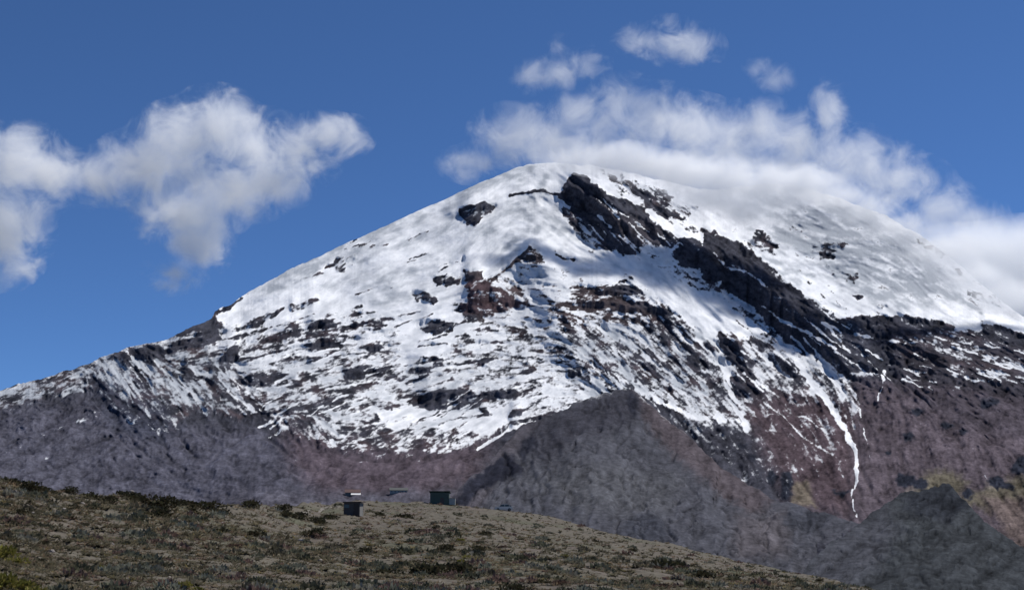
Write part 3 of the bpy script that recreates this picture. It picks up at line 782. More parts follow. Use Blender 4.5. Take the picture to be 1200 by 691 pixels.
SPUR = [(505, 606), (522, 590), (535, 574), (550, 562), (566, 548), (590, 523), (610, 500), (640, 488), (680, 470), (710, 461), (728, 456), (742, 457), (756, 467), (774, 487), (800, 505), (819, 524), (851, 553),
        (880, 569), (908, 585), (935, 591), (965, 601), (1000, 611), (1040, 616), (1110, 640), (1200, 680), (1300, 720)]
spur, SPUR_L = small_sheet('lava_spur', SPUR, 500, 1300, 640, 260, 735, [
    (500, 735, 1400), (740, 735, 1400), (1000, 735, 1400), (1300, 735, 1400), (505, 606, 2050), (735, 640, 2000), (900, 660, 1900), (1000, 611, 2400), (1200, 680, 1750),
    (566, 548, 2850), (640, 488, 3500), (735, 456, 3950), (735, 540, 2900), (650, 560, 2600), (820, 524, 3350), (820, 600, 2350), (908, 585, 2700)],
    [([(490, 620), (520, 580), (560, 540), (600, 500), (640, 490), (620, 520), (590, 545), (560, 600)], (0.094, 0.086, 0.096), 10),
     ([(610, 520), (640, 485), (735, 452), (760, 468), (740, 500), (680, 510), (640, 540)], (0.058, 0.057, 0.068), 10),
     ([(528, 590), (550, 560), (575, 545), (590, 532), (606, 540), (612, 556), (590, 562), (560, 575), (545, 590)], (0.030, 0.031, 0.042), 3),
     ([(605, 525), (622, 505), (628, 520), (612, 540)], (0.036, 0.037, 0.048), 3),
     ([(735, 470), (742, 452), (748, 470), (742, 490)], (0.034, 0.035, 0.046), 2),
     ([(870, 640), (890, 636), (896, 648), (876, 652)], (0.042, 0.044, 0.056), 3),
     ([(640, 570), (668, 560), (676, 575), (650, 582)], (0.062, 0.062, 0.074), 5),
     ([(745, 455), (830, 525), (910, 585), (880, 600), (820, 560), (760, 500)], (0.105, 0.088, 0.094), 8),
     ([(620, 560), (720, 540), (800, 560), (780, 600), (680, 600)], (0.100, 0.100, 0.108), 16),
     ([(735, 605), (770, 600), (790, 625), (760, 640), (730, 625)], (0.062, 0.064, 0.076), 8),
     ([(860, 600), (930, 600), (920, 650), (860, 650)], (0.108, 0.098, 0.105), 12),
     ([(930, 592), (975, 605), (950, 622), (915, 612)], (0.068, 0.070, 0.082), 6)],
    (0.086, 0.086, 0.098), 1, 1.0, [(30, -16), (90, -60), (220, -150), (420, -300), (800, -500), (1200, -800)], 80,
    'dark grey scree spur descending from the middle of the snowy mountain', 1.5)
HILL = [(905, 725), (952, 655), (992, 622), (1020, 602), (1041, 588), (1056, 579), (1070, 573), (1085, 572), (1098, 570), (1106, 565), (1114, 566), (1120, 577), (1131, 589), (1155, 612), (1180, 628), (1200, 642), (1260, 690), (1300, 722)]
hill, HILL_L = small_sheet('hill', HILL, 900, 1310, 380, 150, 745, [
    (900, 745, 1150), (1100, 745, 1150), (1310, 745, 1150), (1105, 566, 1900), (1000, 616, 1650), (1200, 642, 1550), (1105, 650, 1450), (930, 690, 1320), (1290, 715, 1330)],
    [([(880, 760), (952, 645), (1000, 610), (1040, 590), (1050, 620), (1030, 660), (980, 700), (940, 760)], (0.080, 0.081, 0.091), 18),
     ([(1055, 582), (1110, 562), (1135, 592), (1110, 612), (1070, 602)], (0.040, 0.043, 0.050), 6)],
    (0.058, 0.062, 0.066), 3, 0.8, [(30, -18), (90, -60), (220, -150), (420, -300), (800, -520)], 140,
    'dark grey-green cone shaped hill at the foot of the mountain')

# ------------------------------------------------------------------ plain around everything
n = 40
gx = np.linspace(-1, 1, n); g = np.sign(gx) * np.abs(gx) ** 3 * 40000
GX, GY = np.meshgrid(g, g + 3000)
GZ = -75 + 4 * fbm(GX / 900, GY / 900, 3, 0.5, 2)
M_PLAIN = simple_mat('dry plain', (0.10, 0.092, 0.075), 0.95, 0.35, 0.02)
plain = link('ground', mesh_np('ground', np.stack([GX, GY, GZ], -1), grid_faces(n, n), [M_PLAIN], True))
tag(plain, 'dry open plain reaching to the horizon round the mountain', 'ground', kind='structure')

# ------------------------------------------------------------------ foreground hillside
CREST = [(-200, 552), (0, 561), (25, 564), (45, 568), (70, 575), (100, 579), (150, 582), (200, 590), (250, 593), (290, 594), (330, 593), (370, 590), (400, 588.5), (440, 588), (500, 588.5),
         (530, 590), (570, 594), (600, 598), (640, 606), (680, 615), (720, 625), (760, 633), (800, 642), (840, 651), (880, 660), (920, 669), (960, 678), (1000, 686), (1030, 692), (1200, 730), (1400, 775)]
CRD = [(-200, 80), (0, 92), (100, 110), (200, 135), (300, 180), (380, 280), (450, 320), (520, 335), (650, 335), (800, 300), (1000, 240), (1400, 200)]


def fg_D(u, v):
    vc = np.interp(u, *zip(*CREST)); dc = np.interp(u, *zip(*CRD))
    vb = np.maximum(722.0, vc + 36)
    t = np.clip((vb - v) / (vb - vc), 0, 1)
    return 38.0 * (dc / 38.0) ** (t ** 1.05)


def fg_bump(x, y):
    return 0.16 * fbm(x / 3.2, y / 3.2, 3, 0.55, 1) + 0.45 * fbm(x / 17.0, y / 17.0, 2, 0.5, 3)


def fg_point(u, v):
    p = P(u, v, fg_D(np.asarray(u, float), np.asarray(v, float)))
    p[..., 2] += fg_bump(p[..., 0], p[..., 1]) * np.clip(p[..., 1] / 60, 0.4, 1.6)
    return p


fu = np.linspace(-190, 1390, 560)
fvc = np.interp(fu, *zip(*CREST)); fvb = np.maximum(722.0, fvc + 36)
ft = np.linspace(0, 1, 240)[:, None]
fV = fvb[None] + (fvc - fvb)[None] * ft
fU = np.broadcast_to(fu[None], fV.shape)
fp = fg_point(fU, fV)
near = []
for d, z in ((-12, -2.2), (-3, -1.75), (3, -1.65), (10, -1.6), (20, -1.55), (30, -1.5)):
    q = fp[0].copy(); q[:, 1] = d; q[:, 0] = (fu - 600) / F * (d + 30) * 1.2
    q[:, 2] = z * (1 - max(d, 0) / 38) + fp[0][:, 2] * max(d, 0) / 38
    near.append(q)
far = []
for s, dz in ((6, -0.5), (18, -2.2), (45, -8), (100, -22), (200, -48), (330, -85)):
    q = fp[-1].copy(); q[:, 1] += s; q[:, 2] += dz; far.append(q)
fall = np.concatenate([np.array(near), fp, np.array(far)], 0)
fx, fy = fall[..., 0], fall[..., 1]
ft1 = fbm(fx / 9, fy / 9, 4, 0.6, 2); ft2 = fbm(fx / 2.2, fy / 2.2, 4, 0.65, 4); ft3 = fbm(fx / 22, fy / 30, 3, 0.6, 1)
ftint = np.empty(fx.shape + (3,)); ftint[:] = (0.100, 0.089, 0.071)
k = sstep(0.0, 0.9, ft1)[..., None]; ftint = ftint * (1 - k) + np.array((0.100, 0.082, 0.071)) * k
k = sstep(0.1, 0.9, ft3)[..., None]; ftint = ftint * (1 - k) + np.array((0.074, 0.076, 0.050)) * k
k = sstep(0.55, 1.0, ft2)[..., None]; ftint = ftint * (1 - k) + np.array((0.045, 0.042, 0.032)) * k
k = sstep(0.6, 1.1, -ft2)[..., None]; ftint = ftint * (1 - k) + np.array((0.125, 0.112, 0.096)) * k
M_GROUND = attr_mat('dry hillside soil', 0.4, 1.6)
fgo = link('hillside', mesh_np('hillside', fall, grid_faces(*fall.shape[:2]), [M_GROUND], True, {'tint': ('FLOAT_COLOR', ftint)}))
tag(fgo, 'brown dry hillside covered with tussocks and low shrubs', 'hillside', kind='structure')

# ---- tussock grass: too many to count
M_GRASS = attr_mat('tussock grass', 0.25, 3.0, trans=0.4)


def grass(n, vpow):
    uu = rng.uniform(-60, 1120, n * 2)
    vc = np.interp(uu, *zip(*CREST)); vb = np.maximum(722.0, vc + 36)
    t = rng.rand(n * 2) ** vpow
    vv = vb + (vc - vb) * t
    keep = vv < 712
    uu, vv = uu[keep][:n], vv[keep][:n]
    p = fg_point(uu, vv)
    dens = fbm(p[:, 0] / 7, p[:, 1] / 7, 3, 0.6, 5)
    m = dens > rng.uniform(-1.3, 0.3, len(p))
    return p[m], dens[m]


gp, gd = grass(34000, 0.85)
n = len(gp)
NBL = 9
PAL = np.array([(0.100, 0.096, 0.066), (0.085, 0.086, 0.058), (0.145, 0.120, 0.080), (0.100, 0.076, 0.060), (0.060, 0.060, 0.042), (0.120, 0.112, 0.088), (0.115, 0.105, 0.050)])
pick = rng.choice(len(PAL), n, p=[.23, .21, .13, .13, .17, .09, .04])
size = rng.uniform(0.14, 0.36, n) * np.where(pick == 4, 1.5, 1.0) * np.clip(gp[:, 1] / 70, 0.8, 1.6)
ang = rng.rand(n, NBL) * 2 * np.pi
lean = rng.uniform(0.6, 1.8, (n, NBL))
hh = size[:, None] * rng.uniform(0.55, 1.1, (n, NBL))
bw = hh * rng.uniform(0.16, 0.34, (n, NBL))
base_r = size[:, None] * 0.45 * rng.rand(n, NBL)
cxr, syr = np.cos(ang), np.sin(ang)
bx = gp[:, 0:1] + cxr * base_r; by = gp[:, 1:2] + syr * base_r; bz = np.repeat(gp[:, 2:3] - 0.03, NBL, 1)
v0 = np.stack([bx - syr * bw, by + cxr * bw, bz], -1)
v1 = np.stack([bx + syr * bw, by - cxr * bw, bz], -1)
v2 = np.stack([bx + cxr * hh * lean * 0.9, by + syr * hh * lean * 0.9, bz + 0.75 * hh / (0.6 + lean * 0.8)], -1)
gv = np.stack([v0, v1, v2], 2).reshape(-1, 3)
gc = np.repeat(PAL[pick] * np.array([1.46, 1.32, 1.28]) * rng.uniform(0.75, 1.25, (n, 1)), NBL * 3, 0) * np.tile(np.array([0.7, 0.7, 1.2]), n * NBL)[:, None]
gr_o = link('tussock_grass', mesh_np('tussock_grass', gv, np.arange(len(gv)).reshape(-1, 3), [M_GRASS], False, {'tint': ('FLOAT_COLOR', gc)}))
tag(gr_o, 'dry olive and straw tussock grass spread over the brown hillside', 'grass', kind='stuff')


# ---- shrubs
def shrub_mesh(name, cols, seed, nleaf=420, flat=0.6, spiky=0.0):
    r = np.random.RandomState(seed)
    lobes = [(r.uniform(-.6, .6), r.uniform(-.45, .45), r.uniform(.1, .45), r.uniform(.3, .55)) for _ in range(8)]
    V_, C_ = [], []
    for k in range(nleaf):
        lx, ly, lz, lr = lobes[r.randint(len(lobes))]
        d = r.normal(size=3); d /= np.linalg.norm(d)
        rad = lr * r.uniform(0.55, 1.05)
        c = np.array((lx, ly, lz)) + d * rad * np.array((1, 1, .8))
        c[2] = max(c[2], 0.02)
        a = r.normal(size=3); a /= np.linalg.norm(a)
        b = np.cross(a, d); b /= np.linalg.norm(b) + 1e-6
        s = r.uniform(.05, .13)
        tip = c + (d * (1 + spiky) + np.array((0, 0, .5 + spiky))) * s * 1.2
        V_ += [c - b * s, c + b * s, tip + a * s * .3]
        cc = np.array(cols[r.randint(len(cols))]) * r.uniform(.7, 1.3)
        C_ += [cc, cc, cc * 1.15]
    V_ = np.array(V_); V_[:, 2] *= flat
    for k in range(7):                                   # woody stems inside
        a = r.rand() * 6.28; e = np.array((math.cos(a) * .45, math.sin(a) * .4, r.uniform(.25, .5) * flat))
        sd = np.array((-math.sin(a), math.cos(a), 0)) * .025
        V_ = np.r_[V_, [-sd + (0, 0, -.08), sd + (0, 0, -.08), e]]
        C_ += [np.array((.06, .045, .035))] * 3
    return mesh_np(name, V_, np.arange(len(V_)).reshape(-1, 3), [M_SHRUB], False, {'tint': ('FLOAT_COLOR', np.array(C_))})


M_SHRUB = attr_mat('shrub leaves', 0.2, 4.0, trans=0.3)
KINDS = {
    'dark': ([(0.030, 0.030, 0.018), (0.045, 0.044, 0.024), (0.055, 0.045, 0.028)], 0.62, 0.0,
             'dark olive shrub with dense leaves on open ground below the hill crest', 'dark olive shrubs on the hillside'),
    'red': ([(0.075, 0.045, 0.036), (0.095, 0.060, 0.045), (0.060, 0.045, 0.035)], 0.5, 0.2,
            'low reddish brown shrub among the dry tussocks', 'reddish brown shrubs on the hillside'),
    'grey': ([(0.100, 0.100, 0.078), (0.075, 0.078, 0.060), (0.130, 0.122, 0.098)], 0.55, 0.1,
             'pale grey-green cushion shrub among the dry tussocks', 'grey-green cushion shrubs on the hillside'),
    'yellow': ([(0.17, 0.155, 0.035), (0.12, 0.12, 0.03), (0.19, 0.16, 0.05)], 0.75, 0.5,
               'bright yellow-green leafy shrub near the foot of the hillside', 'yellow-green shrubs on the hillside'),
}
SH = {k: [shrub_mesh('shrub', v[0], 50 + 7 * j + i, 480 if k in ('dark', 'yellow') else 340, v[1], v[2]) for i in range(4)] for j, (k, v) in enumerate(KINDS.items())}


def put_shrub(kind, u, v, width_m, hs=1.0):
    p = fg_point(np.array([u]), np.array([v]))[0]
    o = link('shrub', SH[kind][random.randrange(4)])
    s = width_m / 1.7
    o.location = (p[0], p[1], p[2] - 0.05)
    o.scale = (s, s, s * hs); o.rotation_euler = (0, 0, random.uniform(0, 6.28))
    lab, grp = KINDS[kind][3], KINDS[kind][4]
    up_ = v - float(np.interp(u, *zip(*CREST)))
    if kind == 'dark' and abs(u - 385) < 18 and v < 622: lab, grp = 'dark olive shrub growing close beside the dark hut', 'dark shrubs beside the hut'
    elif kind == 'dark' and up_ < 14: lab, grp = 'dark olive shrub standing out on the crest of the brown hillside', 'dark olive shrubs along the hill crest'
    elif kind == 'yellow' and u > 60: lab, grp = 'small yellow-green tuft of shrub among brown tussocks', 'small yellow-green shrubs on the hillside'
    tag(o, lab, 'shrub', grp)
    return o


def pxm(u, v, px):                                       # pixels across -> metres at that spot on the hillside
    return px * float(fg_D(np.array([u]), np.array([v]))[0]) / F


for u, v, w in [(10, 567, 26), (40, 580, 34), (32, 576, 24), (58, 573, 16), (80, 578, 20), (105, 584, 24), (122, 586, 22), (85, 598, 16), (150, 585, 26), (168, 590, 30), (185, 596, 34), (178, 606, 30),
                (205, 594, 18), (222, 596, 26), (240, 598, 30), (258, 598, 22), (228, 600, 18), (292, 598, 22), (330, 600, 20), (345, 608, 24), (372, 612, 26), (388, 606, 18), (378, 618, 18), (336, 607, 16),
                (100, 619, 10), (50, 635, 14), (20, 600, 16), (260, 622, 18), (300, 626, 22), (338, 630, 18), (320, 652, 14), (366, 632, 24), (446, 607, 12), (474, 607, 18), (458, 626, 12), (510, 621, 10),
                (570, 628, 16), (565, 644, 18), (478, 640, 14), (520, 645, 22), (500, 672, 40), (540, 672, 36), (460, 672, 34), (430, 650, 22), (620, 620, 8), (700, 636, 10), (742, 648, 12), (720, 648, 10),
                (805, 655, 9), (780, 672, 34), (765, 668, 22), (830, 680, 24), (815, 664, 14), (640, 634, 9), (610, 655, 14), (655, 652, 12), (690, 660, 14), (900, 675, 12), (880, 668, 9), (960, 684, 10), (600, 690, 30)]:
    put_shrub('dark', u, v, max(0.5, pxm(u, v, w * 1.25)), random.uniform(0.9, 1.3))
for u, v, w in [(588, 646, 24), (600, 648, 18), (330, 640, 20), (275, 645, 26), (400, 644, 16), (650, 645, 14), (690, 668, 24), (560, 636, 16), (480, 633, 18), (28, 600, 16), (100, 602, 18),
                (70, 626, 16), (200, 640, 22), (210, 634, 20), (780, 683, 34), (240, 664, 24), (60, 663, 26), (860, 684, 18), (660, 690, 28), (150, 668, 24), (420, 668, 26)]:
    put_shrub('red', u, v, pxm(u, v, w), random.uniform(0.6, 0.9))
for u, v, w in [(4, 660, 44), (14, 666, 30), (2, 692, 50), (24, 690, 34), (38, 696, 30), (215, 694, 26), (230, 696, 24), (120, 660, 16), (298, 620, 13), (548, 659, 16), (508, 636, 14), (540, 634, 12), (540, 661, 14), (660, 652, 12)]:
    put_shrub('yellow', u, v, pxm(u, v, w) * (0.95 if u < 60 else 0.8), random.uniform(0.9, 1.2))
for i in range(150):
    u = random.uniform(0, 1000)
    vc = float(np.interp(u, *zip(*CREST)))
    if vc > 688: continue
    v = vc + 3 + (695 - vc) * random.random() ** 0.8
    if v > 700: continue
    w = random.uniform(8, 26) * (0.45 + 0.55 * (v - vc) / (700 - vc))
    put_shrub(random.choice(['grey', 'grey', 'grey', 'dark', 'red']), u, v, pxm(u, v, w), random.uniform(0.55, 0.9))


# ---- cushion plants and dwarf scrub that nobody could count
gu = rng.uniform(-40, 1080, 1150); gvc = np.interp(gu, *zip(*CREST))
gv_ = gvc + 2 + (706 - gvc) * rng.rand(1150) ** 0.8
ok = (gv_ < 704) & (gvc < 690) & ~((gu < 60) & (gv_ > 640))
gu, gv_ = gu[ok], gv_[ok]
cp = fg_point(gu, gv_)
patchy = fbm(cp[:, 0] / 11, cp[:, 1] / 16, 3, 0.6, 2)
ok = patchy > rng.uniform(-0.9, 0.5, len(cp))
cp, cu_ = cp[ok], gu[ok]
CC = np.array([(0.040, 0.040, 0.026), (0.062, 0.064, 0.046), (0.090, 0.092, 0.072), (0.082, 0.055, 0.046), (0.055, 0.050, 0.036), (0.11, 0.105, 0.085)])
cverts, ccols = [], []
for q in cp:
    nl = 60
    d = rng.normal(size=(nl, 3)); d /= np.linalg.norm(d, axis=1)[:, None]; d[:, 2] = np.abs(d[:, 2])
    wr = rng.uniform(0.22, 0.75) * min(1.5, max(0.8, q[1] / 80)); hr = wr * rng.uniform(0.35, 0.6)
    c = q + d * np.array((wr, wr * .8, hr)) * rng.uniform(.7, 1.05, (nl, 1)) - (0, 0, .04)
    a = rng.normal(size=(nl, 3)); b = np.cross(a, d); b /= np.linalg.norm(b, axis=1)[:, None] + 1e-6
    ls = wr * rng.uniform(.10, .24, (nl, 1))
    tri = np.stack([c - b * ls, c + b * ls, c + (d + (0, 0, .5)) * ls * 1.3], 1)
    cverts.append(tri.reshape(-1, 3))
    k = 1.8 * CC[rng.choice(6, p=[.24, .22, .16, .16, .14, .08])]
    ccols.append(np.repeat(k * rng.uniform(.75, 1.3, (nl, 1)), 3, 0))
cverts = np.concatenate(cverts); ccols = np.concatenate(ccols)
gco = link('ground_cover', mesh_np('ground_cover', cverts, np.arange(len(cverts)).reshape(-1, 3), [M_SHRUB], False, {'tint': ('FLOAT_COLOR', ccols)}))
tag(gco, 'low mixed cushion plants and dwarf scrub scattered thickly over the hillside', 'ground cover', kind='stuff')

# ---- worn track leading to the hut
tv = np.linspace(0, 1, 40)
tu = np.interp(tv, [0, .3, .6, .85, 1], [338, 352, 372, 390, 402]); tvv = np.interp(tv, [0, .3, .6, .85, 1], [603.5, 602, 598, 595, 593])
tp = fg_point(tu, tvv)
rows = []
for k in (-1, -0.4, 0.4, 1):
    q = fg_point(tu, tvv + k * (0.9 + 0.25 * fbm(tv * 9, tv * 0, 2, 0.5, 1)))
    q[:, 2] += 0.07
    rows.append(q)
M_PATH = simple_mat('worn dusty track', (0.16, 0.145, 0.125), 0.95, 0.3, 1.2)
pa = link('path', mesh_np('path', np.array(rows), grid_faces(4, 40), [M_PATH], True))
tag(pa, 'pale worn track over the hillside leading to the dark hut', 'path', kind='structure')

# ---- stones
def stone_mesh(name, mat, seed, sub=2, jag=0.25):
    import bmesh
    bm = bmesh.new(); bmesh.ops.create_icosphere(bm, subdivisions=sub, radius=1.0)
    r = np.random.RandomState(seed); axes = r.normal(size=(7, 3)); axes /= np.linalg.norm(axes, axis=1)[:, None]; lim = r.uniform(.55, .95, 7)
    for v in bm.verts:
        c = np.array(v.co)
        for a, l in zip(axes, lim):                      # cut flat facets
            d = c @ a
            if d > l: c = c - a * (d - l) * 0.9
        c *= 1 + jag * (r.rand() - .5) * .5
        v.co = c
    me = bpy.data.meshes.new(name); bm.to_mesh(me); bm.free(); me.materials.append(mat)
    return me


M_STONE = simple_mat('pale weathered stone', (0.24, 0.21, 0.19), 0.9, 0.35, 6.0, bump=0.4)
ST = [stone_mesh('stone', M_STONE, i) for i in range(4)]
for u, v, w in [(57, 576, 7), (90, 583, 8), (16, 578, 7), (38, 600, 6), (75, 604, 6), (96, 590, 9), (10, 620, 6), (215, 628, 7), (154, 580, 6), (352, 632, 8), (596, 655, 5), (470, 636, 6), (290, 596, 6),
                (108, 603, 5), (130, 640, 7), (170, 630, 6), (260, 610, 5), (310, 612, 5), (60, 645, 8), (440, 690, 9), (700, 680, 8), (640, 672, 6), (850, 688, 8), (375, 660, 7), (520, 690, 8), (560, 615, 4), (200, 680, 8)]:
    p = fg_point(np.array([u]), np.array([v]))[0]
    o = link('stone', ST[random.randrange(4)]); s = pxm(u, v, w) / 2
    o.location = (p[0], p[1], p[2] + s * .1); o.scale = (s * random.uniform(.9, 1.4), s, s * random.uniform(.5, .8)); o.rotation_euler = (random.uniform(-.3, .3), random.uniform(-.3, .3), random.uniform(0, 6))
    tag(o, 'pale weathered stone lying among the tussocks', 'stone', 'pale stones on the hillside')


# ------------------------------------------------------------------ buildings and the car
def box(name, mat, size, loc, parent=None, bevel=0.02, rot=(0, 0, 0)):
    import bmesh
    bm = bmesh.new(); bmesh.ops.create_cube(bm, size=1.0)
    bmesh.ops.scale(bm, vec=size, verts=bm.verts)
    if bevel: bmesh.ops.bevel(bm, geom=bm.edges[:], offset=min(bevel, min(size) * .3), segments=1, affect='EDGES')
    me = bpy.data.meshes.new(name); bm.to_mesh(me); bm.free(); me.materials.append(mat)
    o = link(name, me, parent); o.location = loc; o.rotation_euler = rot
    return o


def prism(name, mat, pts, y0, y1, loc=(0, 0, 0), parent=None):
    """outline in x-z pulled from y0 to y1"""
    n_ = len(pts)
    vs = [(x, y0, z) for x, z in pts] + [(x, y1, z) for x, z in pts]
    me = bpy.data.meshes.new(name)
    me.from_pydata(vs, [], [tuple(range(n_)), tuple(range(2 * n_ - 1, n_ - 1, -1))] + [(i, i + n_, (i + 1) % n_ + n_, (i + 1) % n_) for i in range(n_)])
    me.materials.append(mat)
    o = link(name, me, parent); o.location = loc
    return o


def empty(name, loc, rz=0):
    e = bpy.data.objects.new(name, None); col.objects.link(e)
    e.location = loc; e.rotation_euler = (0, 0, rz); return e


M_DARKW = simple_mat('dark stained planks', (0.088, 0.074, 0.068), 0.8, 0.25, 2.5)
M_BROWN = simple_mat('brown tin roof', (0.055, 0.042, 0.036), 0.7, 0.3, 3.0)
M_STONEW = simple_mat('grey plaster', (0.17, 0.165, 0.155), 0.9, 0.25, 2.0)
M_GREEN = simple_mat('green painted boards', (0.070, 0.096, 0.078), 0.7, 0.2, 2.0)
M_GREEND = simple_mat('dark green trim', (0.012, 0.030, 0.021), 0.6, 0.2, 2.0)
M_PALE = simple_mat('pale whitewash', (0.30, 0.31, 0.29), 0.85, 0.15, 2.0)
M_WHITE = simple_mat('white paint', (0.62, 0.57, 0.50), 0.5, 0.06, 2.0)
M_SHEET = simple_mat('white sheet metal', (0.70, 0.68, 0.66), 0.5, 0.06, 1.0)
M_REDR = simple_mat('faded red roof', (0.12, 0.075, 0.07), 0.8, 0.2, 0.5)
M_GRNR = simple_mat('grey-green tin roof', (0.086, 0.090, 0.086), 0.7, 0.2, 0.5)
M_GLASS = simple_mat('dark window glass', (0.015, 0.018, 0.022), 0.15, 0.1, 2.0, spec=0.5)
M_TYRE = simple_mat('black rubber', (0.018, 0.018, 0.019), 0.9, 0.15, 5.0)

# dark hut on the hillside
p = fg_point(np.array([412.]), np.array([606.]))[0]
m = p[1] / F
t = empty('hut', p, math.radians(-8))
tag(t, 'small dark hut with a flat brown roof on the brown hillside', 'hut')
w, d, h = 19 * m, 16 * m, 15.5 * m
box('front_wall', M_DARKW, (w, .14, h), (0, 0, h / 2 - .1), t)
box('side_wall', M_STONEW, (.14, d - .16, h), (w / 2 - .08, d / 2 + .02, h / 2 - .1), t)
box('side_wall', M_STONEW, (.14, d - .16, h), (-w / 2 + .08, d / 2 + .02, h / 2 - .1), t)
box('back_wall', M_DARKW, (w, .14, h), (0, d + .05, h / 2 - .1), t)
box('roof', M_BROWN, (w + .5, d + .6, .2), (.1, d / 2, h + .02), t, rot=(math.radians(3), 0, 0))
dr = box('door', M_BROWN, (.85, .06, 1.95), (.75, -.11, .92), t); box('handle', M_STONEW, (.04, .06, .16), (-.32, -.06, 0), dr, 0.01)
wi = box('window', M_GLASS, (.8, .04, .6), (-.85, -.10, 1.5), t); box('frame', M_BROWN, (.9, .05, .07), (0, -.015, -.34), wi, 0.01)

# green shed on the crest
p = fg_point(np.array([515.]), np.array([590.5]))[0]
m = p[1] / F
t = empty('shed', p + np.array((0, 0, 0)), 0)
tag(t, 'small green boarded shed with a pale annex on the hill crest', 'shed')
w, d, h = 22 * m, 18 * m, 14.5 * m
nb = 11
for i in range(nb):
    bw_ = w / nb
    hgt = h if i not in (6, 7) else h * .45
    box('board', M_GREEN, (bw_ - .03, .07, hgt), (-w / 2 + bw_ * (i + .5), random.uniform(-.01, .01), (h - hgt) + hgt / 2 - (.1 if hgt == h else 0)), t, 0.008)
box('side_wall', M_GREEN, (.1, d, h), (-w / 2 + .06, d / 2 + .05, h / 2 - .1), t)
box('side_wall', M_GREEN, (.1, d, h), (w / 2 - .06, d / 2 + .05, h / 2 - .1), t)
box('back_wall', M_GREEN, (w - .02, .1, h), (0, d + .02, h / 2 - .1), t)
box('doorway', M_DARKW, (w * 2 / nb + .1, .04, h * .58), (w / nb * 1.5, .09, h * .29 - .1), t)
box('roof', M_GREEND, (w + .5, d + .6, .16), (0, d / 2, h + .01), t, rot=(math.radians(-3), 0, 0))
an = box('annex', M_PALE, (7 * m, 9 * m, 7.5 * m), (w / 2 + 3.7 * m, 4 * m, 3.5 * m), t)
box('annex_roof', M_STONEW, (7.6 * m, 9.6 * m, .1), (0, 0, 3.8 * m), an)

# car on the crest
p = fg_point(np.array([590.]), np.array([599.5]))[0]
t = empty('car', p + np.array((0, 0.5, 0.0)), math.radians(4))
tag(t, 'white car with dark windows parked on the hill crest', 'car')
prism('body', M_WHITE, [(-2.1, .35), (-2.12, .75), (-1.95, .95), (-1.0, 1.0), (1.75, 1.02), (2.1, .9), (2.15, .4), (1.8, .3), (-1.8, .3)], -.8, .8, parent=t)
cb = prism('cabin', M_GLASS, [(-1.15, 1.0), (-.55, 1.5), (1.35, 1.52), (1.85, 1.02)], -.72, .72, parent=t)
prism('roof', M_WHITE, [(-.55, 1.5), (-.45, 1.56), (1.25, 1.58), (1.37, 1.52)], -.73, .73, parent=t)
for x in (-1.1, .3, 1.55):
    box('pillar', M_WHITE, (.09, .03, .52), (x * .86, -.735, 1.24), t, 0.01)
for x in (-1.35, 1.35):
    for y in (-.76, .76):
        import bmesh
        bm = bmesh.new(); bmesh.ops.create_cone(bm, cap_ends=True, segments=20, radius1=.34, radius2=.34, depth=.22)
        me = bpy.data.meshes.new('wheel'); bm.to_mesh(me); bm.free(); me.materials.append(M_TYRE)
        o = link('wheel', me, t); o.location = (x, y, .3); o.rotation_euler = (math.pi / 2, 0, 0)
        bm = bmesh.new(); bmesh.ops.create_cone(bm, cap_ends=True, segments=16, radius1=.2, radius2=.17, depth=.05)
        me = bpy.data.meshes.new('rim'); bm.to_mesh(me); bm.free(); me.materials.append(M_STONEW)
        q = link('rim', me, o); q.location = (0, 0, .12 if y < 0 else -.12)
for y in (-.55, .55):
    box('headlight', M_PALE, (.06, .3, .14), (-2.12, y, .78), t, 0.01)

# two lodges far off on the lowest slope
def lodge(u, v, wpx, hpx, roofm, wallm, label, wing, leanto=False):
    p = on_layer(us, V, Dm, u, v)
    m = p[1] / F
    t = empty('lodge', p + np.array((0, 3, -0.6)), math.radians(6))
    tag(t, label, 'lodge')
    w, h, d = wpx * m, hpx * m, wpx * m * .5
    wl_ = box('wall', wallm, (w, d, h * .55), (0, d / 2, h * .27), t, 0.05)
    box('foundation', M_STONEW, (w * 1.02, d * 1.02, 8.0), (0, d / 2, -3.9), t, 0.05)
    for i in range(5):
        q = box('window', M_GLASS, (w * .07, .15, h * .18), (-w * .4 + i * w * .2, -.06, h * .34), t, 0.02)
    box('door', M_BROWN, (w * .06, .14, h * .36), (w * .1, -.06, h * .19), t, 0.02)
    n_ = [(-d * .62, 0), (0, h * .55), (d * .62, 0), (d * .5, -.4), (-d * .5, -.4)]
    vs = [(-w * .54, y + d / 2, z) for y, z in n_] + [(w * .54, y + d / 2, z) for y, z in n_]
    me = bpy.data.meshes.new('roof')
    me.from_pydata(vs, [], [(4, 3, 2, 1, 0), (5, 6, 7, 8, 9)] + [(i, (i + 1) % 5, (i + 1) % 5 + 5, i + 5) for i in range(5)])
    me.materials.append(roofm)
    r = link('roof', me, t); r.location = (0, 0, h * .55 + .4)
    if leanto:                                           # white sheet-metal roof falling towards the viewer
        box('lean_to', wallm, (w * .58, d * .5, h * .2), (w * .22, -d * .27, h * .1), t, 0.05)
        box('lean_to_roof', M_SHEET, (w * .66, d * .75, .3), (w * .22, -d * .3, h * .36), t, 0.05, (math.radians(24), 0, 0))
    if wing:
        box('wing', wallm, (w * .45, d * .9, h * .4), (wing * w * .72, d * .5, h * .2), t, 0.05)
        box('wing_roof', roofm, (w * .5, d * 1.05, h * .12), (wing * w * .72, d * .5, h * .47), t, 0.05)


